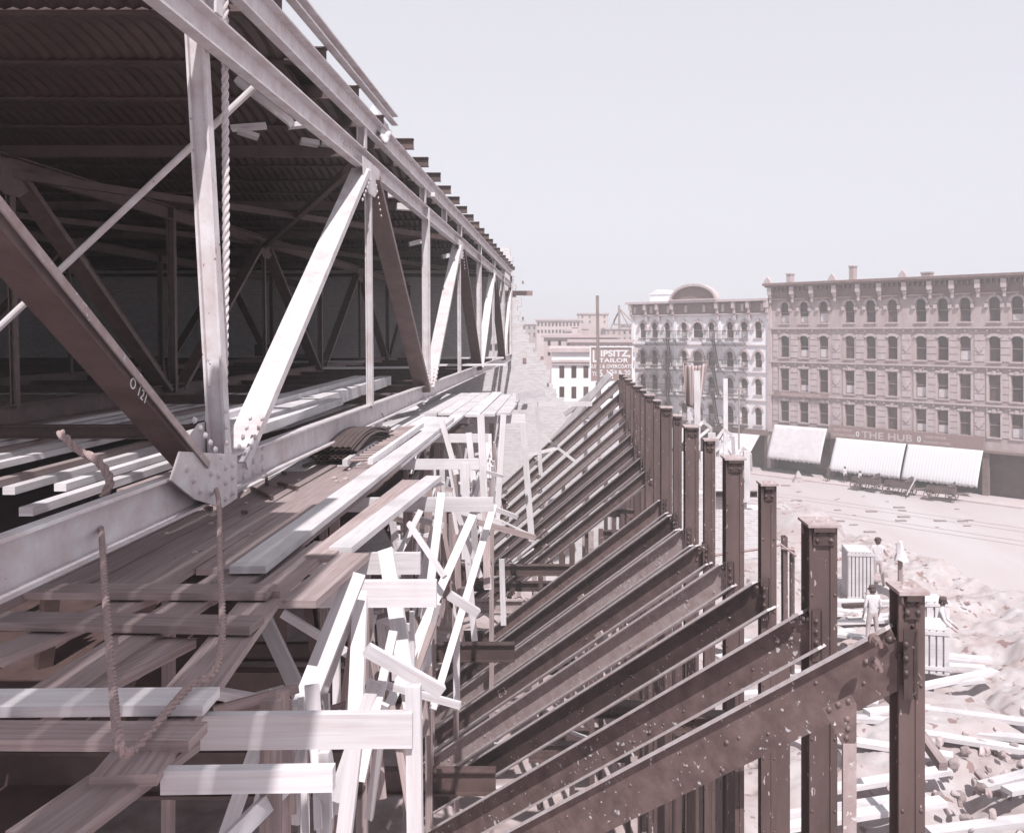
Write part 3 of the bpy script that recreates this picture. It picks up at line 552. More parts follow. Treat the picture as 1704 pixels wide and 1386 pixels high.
# ================================================================== ropes
def rope(pts, r, label, name='rope', tw=5.0, m='rope'):
    P = []; pts = [Vector(p) for p in pts]
    for i in range(len(pts)-1):                                          # Catmull-Rom
        a, b_, c, d = pts[max(0, i-1)], pts[i], pts[i+1], pts[min(len(pts)-1, i+2)]
        n = max(2, int((c-b_).length/.018))
        for k in range(n):
            t = k/n; P.append(.5*((2*b_)+(c-a)*t+(2*a-5*b_+4*c-d)*t*t+(3*b_-a-3*c+d)*t**3))
    P.append(pts[-1]); b = MB(); rings = []; ang = 0; N = 18; prev = None; nr = Vector((1, 0, 0))
    for i, p in enumerate(P):
        d = (P[min(i+1, len(P)-1)]-P[max(i-1, 0)]).normalized(); nr = (nr-d*nr.dot(d)).normalized(); bi = d.cross(nr)
        if i: ang += (p-P[i-1]).length*tw/r*.16
        rings.append([p+(nr*math.cos(a+ang)+bi*math.sin(a+ang))*r*(.55+.52*abs(math.cos(1.5*a))) for a in [2*math.pi*j/N for j in range(N)]])
    for i in range(len(rings)-1):
        for j in range(N): b.face([rings[i][j], rings[i][(j+1) % N], rings[i+1][(j+1) % N], rings[i+1][j]], None, False)
    return tag(b.build(name, M[m]), label, 'rope')
rope([W(374, -40, 7.9), W(375, 200, 7.9), W(376, 400, 7.9), W(374, 560, 7.9), W(372, 780, 7.9)], .031, 'thick twisted rope hanging straight down just right of the truss post', m='rope_pale')
rope([W(340, 790, 7.9), W(362, 822, 7.0), W(366, 930, 5.6), W(370, 1050, 4.6), G(357, 1115, -1.53), G(318, 1140, -1.545), G(290, 1170, -1.545), G(252, 1215, -1.56), G(218, 1250, -1.57), G(198, 1235, -1.45), W(186, 1120, 3.9), W(176, 1000, 4.6), W(168, 880, 5.6), W(160, 850, 6.0)], .018, 'rope looping down from the truss chord onto the planks and up again')
rope([W(100, 720, 6.4), W(130, 748, 6.3), W(160, 765, 6.3), W(180, 790, 6.25), W(182, 806, 6.2), W(172, 826, 6.2)], .03, 'thick rope end lying over the chord at the left')
member('tie_rod', W(-60, 600, 9.2), W(445, 125, 9.2), circ(.035, 10), M['truss'], 'round pale tie rod slanting up behind the truss post into the roof', 'tie rod')

# ================================================================== COLUMNS, a row of box columns with caps
CX = 2.2; CT = -1.65; BD = Vector((-1652, 1500, -1660))
def rail_column(Y, big, label):
    w_, d_ = (.225, .28) if big else (.135, .17); t = empty('steel_column', (CX, Y, -13.2), label, 'steel column', 'row of steel columns'); m = M['column']
    b = MB(); b.prism((CX, Y, -13.2), (CX, Y, CT-.02), rect(w_*.62, d_*.9), (0, 1, 0))
    for s in (-1, 1): b.prism((CX+s*w_*.40, Y, -13.2), (CX+s*w_*.40, Y, CT-.02), chan(.06, d_, s=-s), (0, 1, 0))
    b.build('shaft', m, t)
    b = MB(); b.box(CX-w_/2-.03, CX+w_/2+.03, Y-d_/2-.05, Y+d_/2+.03, CT-.012, CT+.012)
    for sx, sy in ((-.3, -.25), (.3, -.1), (0, .3)): b.dome((CX+w_*sx, Y+d_*sy, CT+.012), (0, 0, 1), .022)
    b.build('cap_plate', M['capplate'], t)
    b = MB(); h = .17; yf = Y-d_/2
    b.box(CX-w_/2+.02, CX+w_/2-.02, yf-.018, yf-.004, CT-h, CT-.014); b.box(CX-w_/2+.02, CX+w_/2-.02, yf-.05, yf-.018, CT-.05, CT-.014)
    for s in (-.25, .25):
        b.dome((CX+w_*s, yf-.018, CT-.13), (0, -1, 0), .022); b.dome((CX+w_*s*.9, yf-.018, CT-.075), (0, -1, 0), .018)
    b.build('cap_angle', M['beam_dark'], t)
    b = MB(); z = CT-.3
    while z > -9:
        for s in (-1, 1): b.dome((CX+s*(w_/2+.002), Y-d_*.38, z), (s, 0, 0), .024); b.dome((CX+s*w_*.44, Y-d_/2, z-.3), (0, -1, 0), .014)
        z -= .62 if big else .8
    b.build('rivet_line', m, t)
    return t
names = ['nearest, narrow column at the right edge of the group', 'second column, the broad one in front of the site rubble', 'third column, narrow, before the street kerb', 'fourth column, broad, with the wedge of brick behind it', 'fifth column, narrow', 'sixth column, broad', 'seventh column, narrow', 'eighth column, broad', 'ninth column', 'tenth column', 'eleventh column', 'twelfth column', 'thirteenth column', 'fourteenth column', 'fifteenth column', 'last and smallest column by the tailor sign', 'column hidden behind the last']
for k in range(16):
    Y = 5.85+2.05*k; rail_column(Y, k % 2 == 1, 'brown riveted steel column, %s%s' % (names[k], '' if k < 8 or k == 15 else ' back in the receding row'))

# ================================================================== RAKING BEAMS
rk = [(0, 1478, 1040, 'beam_splash'), (1, 1338, 1014, 'beam_splash'), (2, 1260, 965, 'beam_dark'), (3, 1204, 935, 'beam_light'), (4, 1164, 905, 'beam_mid'), (5, 1138, 879, 'beam_light'), (6, 1116, 856, 'beam_dark'), (7, 1100, 831, 'beam_mid'),
      (9, 1078, 781, 'beam_mid'), (10, 1069, 760, 'beam_dark'), (11, 1060, 738, 'beam_mid'), (12, 1052, 722, 'beam_mid'), (13, 1046, 698, 'beam_light'), (14, 1040, 675, 'beam_mid'), (15, 1035, 652, 'beam_mid'), (16, 1030, 631, 'beam_light')]
desc = ['nearest, a deep plate beam splashed with white, bolted to the nearest column', 'second, speckled with white splashes', 'third, very dark web', 'fourth, pale weathered web', 'fifth, brown web', 'sixth, paler web', 'seventh, dark web', 'eighth, top one of the near set before the gap',
        'first past the gap, lowest of the far set', 'second past the gap, dark web', 'third past the gap', 'fourth past the gap', 'fifth past the gap, pale web', 'sixth past the gap', 'seventh past the gap', 'farthest, palest, ending by the tailor sign']
dn = BD.normalized(); hn = Vector((BD.x, BD.y, 0)).normalized(); side = Vector((0, 0, 1)).cross(dn).normalized()   # side: horizontal, across the beam
if side.y > 0: side = -side
upb = dn.cross(side); upb = upb if upb.z > 0 else -upb
for k, (ci, px, py, mm) in enumerate(rk):
    Y0 = 5.85+2.05*ci; p = W(px, py, Y0); H = (.385 if k == 0 else .34) if k < 8 else .31
    tt = ((p.x*F)+255*Y0)/(2478000-382500) if k < 8 else ((p.x*F)+150*Y0)/(2478000-225000)
    tt = tt*1.03; q = p+BD*tt
    t = empty('raking_beam', q, 'raking steel beam of the balcony, ' + desc[k], 'steel beam', 'raking balcony beams')
    c0, c1 = p-upb*H/2, q-upb*H/2
    b = MB()
    if k == 0:
        b.prism(c0, c1, rect(.02, H-.04), upb)
    else: b.prism(c0, c1, rect(.018, H-.044), upb)
    fs = side*(.009+.001)
    L = (c1-c0).length
    for i in range(26):
        s0 = R.uniform(0, L); b.dome(c0+dn*s0+upb*R.uniform(-H*.4, H*.4)+fs, side, .013 if R.random() < .8 else .02)
    b.build('web', M[mm], t)
    if 1:
        for nm_, s_ in (('top_flange', 1), ('bottom_flange', -1))[:1 if k == 0 else 2]:
            b = MB(); b.prism(c0+upb*s_*(H/2-.011), c1+upb*s_*(H/2-.011), rect((.11 if k == 0 else .25) if k < 8 else .19, .026), upb); b.build(nm_, M['flange'], t)
    if k in (4, 7, 8, 9, 10):
        zc_ = side; xc_ = -dn; yc_ = zc_.cross(xc_); o_ = c0+dn*L*(.80 if k >= 8 else .62)+side*.012-upb*.05
        mw = Matrix(((xc_.x, yc_.x, zc_.x, o_.x), (xc_.y, yc_.y, zc_.y, o_.y), (xc_.z, yc_.z, zc_.z, o_.z), (0, 0, 0, 1)))
        text({4: 'E 3', 7: 'D 2', 8: 'B 8 A', 9: 'C 3 6', 10: 'C 9'}[k], .2, M['faded'], t.matrix_basis.inverted() @ mw, t, 'chalk_mark', .001)
    # end connection: angle cleat with bolts at the column
    b = MB(); e = p-upb*H/2
    b.prism(e+Vector((.0, -.03, -.26)), e+Vector((0, -.03, .18)), chan(.09, .12, .012, .012), (0, 1, 0))
    cc = Vector((CX-.1, Y0-.14, e.z)); b.plate([e+Vector((.03, -.09, -.26)), e+Vector((.03, -.09, .17)), Vector((CX-.02, Y0-.16, e.z+.10)), Vector((CX-.02, Y0-.16, e.z-.22))], (0, -1, 0), .014)
    for s in (-.3, 0, .3): b.dome(e+upb*H*s+side*.04+dn*.03, side, .03); b.dome(Vector((CX-.07, Y0-.175, e.z+s*.3)), (0, -1, 0), .022)
    b.build('end_cleat', M['beam_dark'], t)
    if k >= 8 or k in (4, 6):                                            # small lug plates on the lower part
        for s0 in ((.55, .78) if k >= 8 else (.3,)):
            b = MB(); c = c0+dn*L*s0-upb*H*.52; b.prism(c-dn*.09, c+dn*.09, rect(.12, .2), upb); b.build('lug_plate', M['beam_light'], t)
    if k == 0:
        b = MB(); c = W(1410, 1190, Y0-.1)
        b.plate([W(1368, 1178, Y0-.14), W(1416, 1155, Y0-.14), W(1424, 1168, Y0-.14), W(1424, 1240, Y0-.14), W(1402, 1240, Y0-.14)], (0, -1, 0), .016)
        for x, y in ((1410, 1196), (1411, 1212), (1409, 1227), (1395, 1172), (1380, 1180), (1412, 1166)): b.dome(W(x, y, Y0-.157), (0, -1, 0), .02)
        b.build('gusset_plate', M['beam_splash'], t)
        b = MB(); b.prism(W(1413, 1236, Y0-.15), W(1413, 1600, Y0-.15), rect(.085, .03), (0, 1, 0)); b.build('hanger_strap', M['beam_light'], t)
        b = MB()
        for y in (1072, 1112):
            c = W(1463, y, Y0-.22); b.prism(c, c+Vector((0, .1, 0)), circ(.026, 6)); b.prism(c+Vector((0, -.04, 0)), c, circ(.013, 8)); b.prism(c+Vector((0, .08, 0)), c+Vector((0, .11, 0)), circ(.036, 12))
        b.build('bolt', M['beam_mid'], t)
# secondary uprights, girders and bits seen between the beams
for k, (x, Y, yt, w_) in enumerate(((1128, 13.5, 1080, .1), (1100, 15, 1050, .12), (1080, 16, 1060, .1), (1065, 19, 1020, .1), (1300, 9, 1100, .16), (1215, 9.6, 1140, .1), (985, 19, 960, .12), (1000, 21, 880, .12), (952, 22, 905, .14), (1022, 24, 850, .12), (1150, 12.2, 1090, .12), (1045, 17, 1110, .1), (900, 24, 960, .12))):
    p = W(x, yt, Y+1.2); member('lower_column', (p.x, p.y, -13.2), p, ibeam(w_, w_), M['column'], 'slim dark steel upright seen through the raking beams, %s' % ['below the fifth beam', 'right of the middle gap', 'between the sixth and seventh beams', 'below the eighth beam', 'beside the broad column foot', 'near the third beam', 'in the gap, left', 'in the gap, tallest', 'in the gap, with a plate head', 'in the gap, right', 'under the fourth beam end', 'under the sixth beam', 'at the lower ends of the far set'][k], 'steel upright', 'uprights under the balcony', up=(0, 1, 0))
for k, (x0, x1, py, Y, h) in enumerate(((790, 1010, 948, 26, .3), (785, 960, 975, 25.6, .25), (775, 870, 1008, 25, .35), (770, 900, 1060, 24, .3), (740, 960, 1110, 28, .4), (700, 900, 1170, 27, .45), (880, 1040, 1250, 20, .4), (900, 1000, 1225, 26, .45), (1010, 1070, 853, 30, .25), (1000, 1060, 890, 29, .3), (1100, 1300, 1200, 11, .2), (960, 1180, 1180, 14, .22), (1185, 1260, 822, 33, .2), (950, 1060, 1010, 22, .25))):
    a, c = W(x0, py, Y), W(x1, py, Y); b = MB(); b.prism(a, c, ibeam(.2, h, .02, .025))
    n = int((c-a).length/.11)
    for i in range(n):
        for s in (-.25, .0, .25): b.dome(a.lerp(c, (i+.5)/n)+Vector((0, -.011, h*s)), (0, -1, 0), .02, 5)
    tag(b.build('riveted_girder', M['beam_light'] if k in (2, 5) else M['floorsteel']), 'level riveted girder seen behind the raking beams, %s' % ['topmost in the gap', 'just under the topmost in the gap', 'pale one in the gap', 'dark one under the pale one', 'left of the eighth beam foot', 'under the lower left beam ends', 'under the fourth beam', 'at the post by the bottom ledger', 'short one high behind the far columns', 'short one lower behind the far columns', 'behind the second beam', 'behind the third beam', 'between the columns before the street', 'across the middle of the gap'][k], 'girder', 'girders under the balcony')
for k in range(26):                                                     # crossing light boards / brackets far down
    Y = R.uniform(14, 36); x = R.uniform(-3.5, 1.8); z = -6.5-R.random()*5 ; a = R.uniform(-.9, .9)
    member('basement_timber', (x, Y, z), (x+math.cos(a)*1.8, Y+R.uniform(-1, 1), z+math.sin(a)*1.6), rect(.14, .05), M['wood'], 'pale timber lying or leaning far down beneath the raking beams', 'timber', 'timbers strewn beneath the balcony beams')
for k in range(14):                                                     # stepped supports under the far set
    Y = 26+k*1.2; x = 1.6-(k % 5)*.9; member('bracket_post', (x, Y, -13), (x, Y, -5.2-(k % 5)*.75), chan(.16, .14), M['beam_light'] if k % 2 else M['column'], 'stub post under the far raking beams', 'stub post', 'stub posts under the far beams', up=(0, 1, 0))
# timber raker beyond the last beam and the tall mast
member('timber_raker', W(893, 765, 42), W(1016, 622, 40), rect(.15, .26), M['wood'], 'wooden raker sloping up to the tailor sign behind the steel beams', 'timber')
member('timber_raker', W(940, 690, 43), W(1018, 627, 42), rect(.15, .2), M['wood'], 'shorter wooden raker above the first, ending at the tailor sign', 'timber')
member('mast', W(997, 760, 44), W(994, 492, 44), rect(.15, .15), M['wood_old'], 'tall thin mast rising left of centre before the tailor sign', 'mast')

# ================================================================== BEHIND THE COLUMNS: tall boards, frames, flag
member('tall_board', W(1161, 900, 38), W(1160, 617, 38), rect(.26, .08), M['wood'], 'tall white board standing before the flag', 'board')
member('tall_board', W(1208, 870, 36), W(1207, 630, 36), rect(.18, .08), M['wood'], 'narrower tall white board right of the flag', 'board')
b = MB(); Pp = []
for j in range(14):
    t = j/13; hw = 21-8*t; row = []
    for i in range(13):
        u = i/12; px = 1157-hw+2*hw*u-3*t; py = 603+6*math.sin(math.pi*u)*(1-t)+t*74
        v = W(px, py, 40); v.y += .35*math.sin(u*14)*(.3+t); row.append((v, (u*3.2, t)))
    Pp.append(row)
for j in range(13):
    for i in range(12):
        q = [Pp[j][i], Pp[j+1][i], Pp[j+1][i+1], Pp[j][i+1]]; b.face([a for a, _ in q], [c for _, c in q], True)
o = tag(b.build('striped_flag', M['flag']), 'large striped flag hanging in folds before the cream building', 'flag'); md = o.modifiers.new('thick', 'SOLIDIFY'); md.thickness = .02
member('flag_line', W(1136, 602, 40), W(1178, 602, 40), circ(.03, 6), M['wood_old'], 'thin pole from which the striped flag hangs', 'pole')
def sawhorse(cx, cy, Y, s, label):
    t = empty('nailed_trestle', W(cx, cy, Y), label, 'frame')
    for (x0, y0, x1, y1) in ((-30, 30, 0, -8), (0, -8, 16, 4), (-22, 36, 16, 4), (16, 4, 18, 40), (-12, 8, -12, 42)):
        b = MB(); b.prism(W(cx+x0*s, cy+y0*s, Y), W(cx+x1*s, cy+y1*s, Y+.2), rect(.12, .05), (0, -1, 0)); b.build('board', M['wood'], t)
sawhorse(1170, 708, 37, .8, 'pale nailed frame of boards between the sixth and fourth columns')
sawhorse(1205, 722, 33, .9, 'pale nailed frame of boards behind the third and fourth columns')
sawhorse(1235, 752, 30, .8, 'pale nailed frame of boards just left of the third column')
member('box_post', W(1242, 835, 28), W(1242, 750, 28), rect(.2, .15), M['wood'], 'pale square post beside the third column top', 'post')
member('box_post', W(1184, 720, 30), W(1184, 862, 30), rect(.25, .15), M['wood'], 'pale square post left of the fourth column', 'post')
b = MB(); b.box(3.2, 7.6, 33.2, 34.2, GZ-1, W(0, 0, 34).z*0-6.5); b.box(3.2, 6.6, 33.25, 34.15, -6.5, -5.9); tag(b.build('brick_pier', M['brick']), 'low pale brick pier between the columns and the street', 'brick pier')

# ================================================================== ON THE SITE GROUND (right)
pc = empty('rigging_post', W(1312, 1060, 20), 'dark stub post with a rope lashed round its head', 'post')
b = MB(); b.prism(W(1306, 1120, 20), W(1305, 892, 20), chan(.1, .22), (0, 1, 0)); b.prism(W(1318, 1120, 20), W(1318, 915, 20), circ(.06, 8)); b.build('shaft', M['column'], pc)
b = MB()
for a, c in (((1298, 905), (1325, 925)), ((1300, 912), (1322, 915)), ((1272, 912), (1300, 906)), ((1180, 925), (1272, 912))): b.prism(W(*a, 19.85), W(*c, 19.85), circ(.03, 6))
b.build('lashing', M['rope'], pc)
pc = empty('cloth_topped_post', W(1498, 985, 30), 'stake with a pale rag draped over its top near the standing worker', 'post')
b = MB(); b.prism(W(1498, 1010, 30), W(1498, 930, 30), rect(.13, .1), (0, 1, 0)); b.build('stake', M['wood_old'], pc)
b = MB(); rr = [(900, 3), (904, 4), (915, 6), (925, 9), (932, 11)]; RR = []
for (y, r_) in rr: RR.append([W(1498, y, 30)+Vector((r_*.02*math.cos(a)*(1+.35*math.sin(3*a+y)), r_*.02*math.sin(a)*(1+.3*math.cos(4*a)), .06*math.sin(2*a)*(y > 920))) for a in [2*math.pi*i/14 for i in range(14)]])
for j in range(len(RR)-1):
    for i in range(14): b.face([RR[j][i], RR[j][(i+1) % 14], RR[j+1][(i+1) % 14], RR[j+1][i]], None, True)
b.face(RR[0]); b.build('rag', M['shirt'], pc)
def crate(cx, cy, Y, w_, h_, d_, label, n=7):
    t = empty('slatted_crate', W(cx, cy, Y)-Vector((0, 0, h_)), label, 'crate', 'slatted crates', rz=R.uniform(-.3, .3))
    b = MB(); b.box(-w_/2+.05, w_/2-.05, .06, d_-.02, .02, h_-.04); b.build('lining', M['wood'], t, local=True)
    b = MB()
    for i in range(n):
        x = -w_/2+(i+.1)*w_/n; b.box(x, x+w_/n*.72, 0, .03, 0, h_)
        b.box(-w_/2, -w_/2+.03, d_*i/n, d_*(i+.72)/n, 0, h_)
    for z in (.1, h_-.15): b.box(-w_/2-.02, w_/2+.02, -.02, 0, z, z+.09)
    b.build('slats', M['wood'], t, local=True); return t
crate(1433, 918, 30, .85, 1.7, 1.2, 'tall white slatted crate standing left of the worker')
crate(1455, 925, 33, .7, .9, .8, 'small dark slatted crate right behind the worker', 5)
crate(1535, 1045, 22, 1.3, 1.1, 1.1, 'wide slatted crate at the right before the second worker', 8)
crate(1548, 1000, 25, 1.2, .8, .8, 'dark slatted crate behind the wide one', 5)
# piles of stones and lumber
def stone(c, r, name='rubble_stone'):
    b = bmesh.new(); bmesh.ops.create_icosphere(b, subdivisions=2, radius=r)
    sxy = R.uniform(.6, 1.3)
    for v in b.verts: v.co *= R.uniform(.8, 1.15); v.co = Vector([max(-r*.72, min(r*.72, q)) for q in v.co]); v.co.x *= sxy; v.co.z *= .6
    me = bpy.data.meshes.new(name); b.to_mesh(me); b.free(); me.materials.append(M['stoneblock'])
    o = bpy.data.objects.new(name, me); COL.objects.link(o); o.location = c; o.rotation_euler = (R.random()*6, R.random()*6, R.random()*6); return o
for k in range(280):
    y = R.uniform(13, 44); x = R.uniform(3.6, 9.8+(47-y)*.22); r_ = R.uniform(.04, .15)
    if k < 110: y = R.gauss(17.5, 1.8); x = R.gauss(7.9, 1.0)+(y-17)*.3; r_ = R.uniform(.06, .15)
    tag(stone((x, y, GZ+r_*.3+(R.uniform(0, .35) if k < 110 else .1)), r_), 'rough pale stone lying in the site rubble', 'stone', 'rough stones on the site ground')
for k in range(34):
    y = 13+k*.45+R.random(); x = R.uniform(4.8, 9.5); a = R.uniform(-.5, .5); L = R.uniform(2, 3.6)
    member('site_timber', (x-L/2*math.cos(a), y-L/2*math.sin(a), GZ+.25+.05*(k % 4)), (x+L/2*math.cos(a), y+L/2*math.sin(a), GZ+.25+.06*(k % 3)), rect(.26, .09), M['wood'], 'pale timber dumped on the site ground below the near columns', 'timber', 'timbers dumped on the site ground')
member('site_timber', W(1520, 1205, 15), W(1570, 1275, 14), rect(.14, .14), M['wood_old'], 'dark beam slanting down at the lower right corner', 'timber')
member('site_timber', W(1455, 1130, 17), W(1500, 1175, 15.5), rect(.2, .16), M['wood_old'], 'short beam slanting behind the nearest column', 'timber')
member('site_timber', W(1402, 1008, 26), W(1450, 1006, 26), rect(.2, .1), M['floorsteel'], 'dark flat bar lying behind the broad column', 'timber')

# ================================================================== WORKERS
def worker(loc, rz, label, h=1.72, armsL=None, armsR=None, cloth='shirt', tr='trouser', hat='darkcloth', legs=((-.1, 0), (.1, 0)), lean=0):
    t = empty('person', loc, label, 'person', rz=rz); k = h/1.75
    J = {'pel': (0, 0, .93), 'waist': (0, lean*.3, 1.08), 'chest': (0, lean*.7, 1.32), 'neck': (0, lean, 1.49), 'head': (0, lean-.01, 1.60), 'top': (0, lean, 1.70)}
    for s, sg, la, ar in (('L', -1, legs[0], armsL), ('R', 1, legs[1], armsR)):
        J['hip'+s] = (sg*.09, 0, .9); J['knee'+s] = (sg*.105+la[0]*.3, la[1]*.5-.02, .5); J['ank'+s] = (sg*.11+la[0]*.6, la[1], .09); J['toe'+s] = (sg*.13+la[0]*.6, la[1]-.16, .04)
        J['sh'+s] = (sg*.18, lean*.9, 1.42)
        e, w2 = ar or ((sg*.25, lean+.03, 1.14), (sg*.24, lean-.08, .9))
        J['el'+s] = e; J['wr'+s] = w2; d = (Vector(w2)-Vector(e)).normalized()
        J['ha'+s] = tuple(Vector(w2)+d*.08)
        for f in range(4): J['f%d' % f+s] = tuple(Vector(w2)+d*(.165-.012*abs(f-1.4))+Vector((0, (f-1.5)*.022, -.005)))
        J['th'+s] = tuple(Vector(w2)+d*.09+Vector((-sg*.02, -.05, 0)))
    Rr = {'pel': (.15, .11), 'waist': (.14, .10), 'chest': (.17, .115), 'neck': (.055, .055), 'head': (.085, .1), 'top': (.06, .075)}
    for s in 'LR': Rr.update({'hip'+s: (.09, .09), 'knee'+s: (.065, .065), 'ank'+s: (.05, .05), 'toe'+s: (.04, .03), 'sh'+s: (.065, .065), 'el'+s: (.045, .045), 'wr'+s: (.03, .027), 'ha'+s: (.035, .02), 'th'+s: (.009, .009), **{'f%d' % f+s: (.008, .008) for f in range(4)}})
    E = [('pel', 'waist'), ('waist', 'chest'), ('chest', 'neck'), ('neck', 'head'), ('head', 'top')]
    for s in 'LR': E += [('pel', 'hip'+s), ('hip'+s, 'knee'+s), ('knee'+s, 'ank'+s), ('ank'+s, 'toe'+s), ('chest', 'sh'+s), ('sh'+s, 'el'+s), ('el'+s, 'wr'+s), ('wr'+s, 'ha'+s), ('ha'+s, 'th'+s)]+[('ha'+s, 'f%d' % f+s) for f in range(4)]
    ks = list(J); me = bpy.data.meshes.new('body'); me.from_pydata([tuple(Vector(J[n])*k) for n in ks], [(ks.index(a), ks.index(c)) for a, c in E], [])
    o = bpy.data.objects.new('body', me); COL.objects.link(o)
    md = o.modifiers.new('skin', 'SKIN'); sv = me.skin_vertices[0].data
    for i, n in enumerate(ks): sv[i].radius = (Rr[n][0]*k, Rr[n][1]*k)
    sv[0].use_root = True; sb = o.modifiers.new('sub', 'SUBSURF'); sb.levels = 2
    dg = bpy.context.evaluated_depsgraph_get(); m2 = bpy.data.meshes.new_from_object(o.evaluated_get(dg)); bpy.data.objects.remove(o)
    m2.materials.clear()
    for mn in ('skin', cloth, tr, 'darkcloth'): m2.materials.append(M[mn])
    for p in m2.polygons:
        c = p.center/k; p.use_smooth = True
        wr = min((c-Vector(J['ha'+s])).length for s in 'LR')
        p.material_index = 0 if (c.z > 1.5 or wr < .12) else 3 if c.z < .1 else 2 if (c.z < .98 and abs(c.x) < .3 and min((c-Vector(J['wr'+s])).length for s in 'LR') > .16) else 1
    o = bpy.data.objects.new('body', m2); COL.objects.link(o); o.parent = t
    hd = Vector(J['head'])*k
    b = MB(); b.prism(hd+Vector((0, 0, .05)), hd+Vector((0, 0, .14)), circ(.105*k, 14), (0, 1, 0), smooth=True, taper=.85); b.prism(hd+Vector((0, -.02, .045)), hd+Vector((0, -.03, .06)), circ(.13*k, 14), (0, 1, 0)); b.build('cap', M[hat], t, local=True)
    b = MB(); b.prism(hd+Vector((0, .02, -.04)), hd+Vector((0, .015, .06)), circ(.092*k, 12), (0, 1, 0), smooth=True); b.build('hair', M['darkcloth'], t, local=True)
    b = MB(); b.dome(hd+Vector((0, -.095*k, 0)), (0, -1, -.2), .02); [b.dome(hd+Vector((s*.1*k, 0, 0)), (s, 0, 0), .02) for s in (-1, 1)]; b.build('nose_and_ears', M['skin'], t, local=True)
    return t
zf = W(0, 985, 31).z
worker((W(1461, 0, 31).x, 31, W(0, 893, 31).z-1.74), math.radians(165), 'worker in white shirt and pale trousers with dark cap, back to us, arm raised', armsL=((-.27, -.1, 1.2), (-.12, -.28, 1.32)), armsR=((.27, .05, 1.15), (.22, -.05, .92)), legs=((-.12, .02), (.12, -.05)))
worker((W(1563, 0, 24).x, 24, W(0, 992, 24).z-1.72), math.radians(60), 'second worker in a dark cap bending slightly by the crates at the right edge', armsL=((-.24, -.18, 1.15), (-.2, -.35, 1.0)), armsR=((.24, -.15, 1.12), (.2, -.33, .98)), lean=-.08)
worker((W(1452, 0, 24).x, 24, W(0, 1005, 24).z-1.1), math.radians(190), 'pale-clad worker seen behind the raised beam end in front of the crates', cloth='shirt', h=1.6)
b = MB()
b = MB(); b.plate([W(1405, 1012, 31.4), W(1520, 1000, 31.4), W(1520, 1000, 33.5), W(1405, 1012, 33.5)], (0, 0, 1), .01)
# earth bank carrying the standing worker
def mound(cx, cy, rx, ry, z0, z1, label):
    b = MB(); n = 26; rings = []
    for j in range(8):
        t = j/7; rings.append([Vector((cx+rx*(1-t*.75)*math.cos(a)*(1+.1*math.sin(5*a+j)), cy+ry*(1-t*.75)*math.sin(a), z0+(z1-z0)*min(1, t*1.5)+R.uniform(-.06, .06))) for a in [2*math.pi*i/n for i in range(n)]])
    for j in range(7):
        for i in range(n): b.face([rings[j][i], rings[j][(i+1) % n], rings[j+1][(i+1) % n], rings[j+1][i]], None, True)
    b.face(rings[-1]); return tag(b.build('rubble_heap', M['ground']), label, 'rubble heap')
mound(W(1325, 0, 40).x, 40, 2.2, 3.5, GZ-.3, GZ+1.0, 'heap of pale spoil behind the lashed post')
mound(W(1270, 0, 30).x, 30, 1.8, 3, GZ-.3, GZ+.9, 'heap of pale rubble right of the third column')
mound(W(1560, 0, 20).x, 20, 2.5, 2, GZ-.3, GZ+.4, 'low heap of stones at the right below the crates')

# ================================================================== THE STREET BUILDINGS
RZF = math.atan2(-.701, .713)
def U(px): r = (px-HX)/F; return (98*r-31)/(.713+.701*r)                # distance along the facade line for a picture column
def DY(u): return 98-.701*u
def ZZ(px, py): return -(py-HY)*DY(U(px))/F                            # height on the facade for a picture point
def facade(root, u0, u1, z0, z1, rows, wallm, d=.35, depth=14):
    """rows: list of (z bottom, z top, [(uc, half width)]) from low to high; wall pieces leave real openings"""
    b = MB(); z = z0
    for (zb, zt, ws) in rows:
        b.box(u0, u1, 0, d, z, zb); u = u0
        for uc, hw in ws: b.box(u, uc-hw, 0, d, zb, zt); u = uc+hw
        b.box(u, u1, 0, d, zb, zt); z = zt
    b.box(u0, u1, 0, d, z, z1)
    b.box(u0, u0+d, d, depth, z0, z1); b.box(u1-d, u1, d, depth, z0, z1); b.box(u0+d, u1-d, depth-d, depth, z0, z1)
    b.box(u0+d, u1-d, d, depth-d, z1-.9, z1-.6)
    return b.build('wall', wallm, root, local=True)
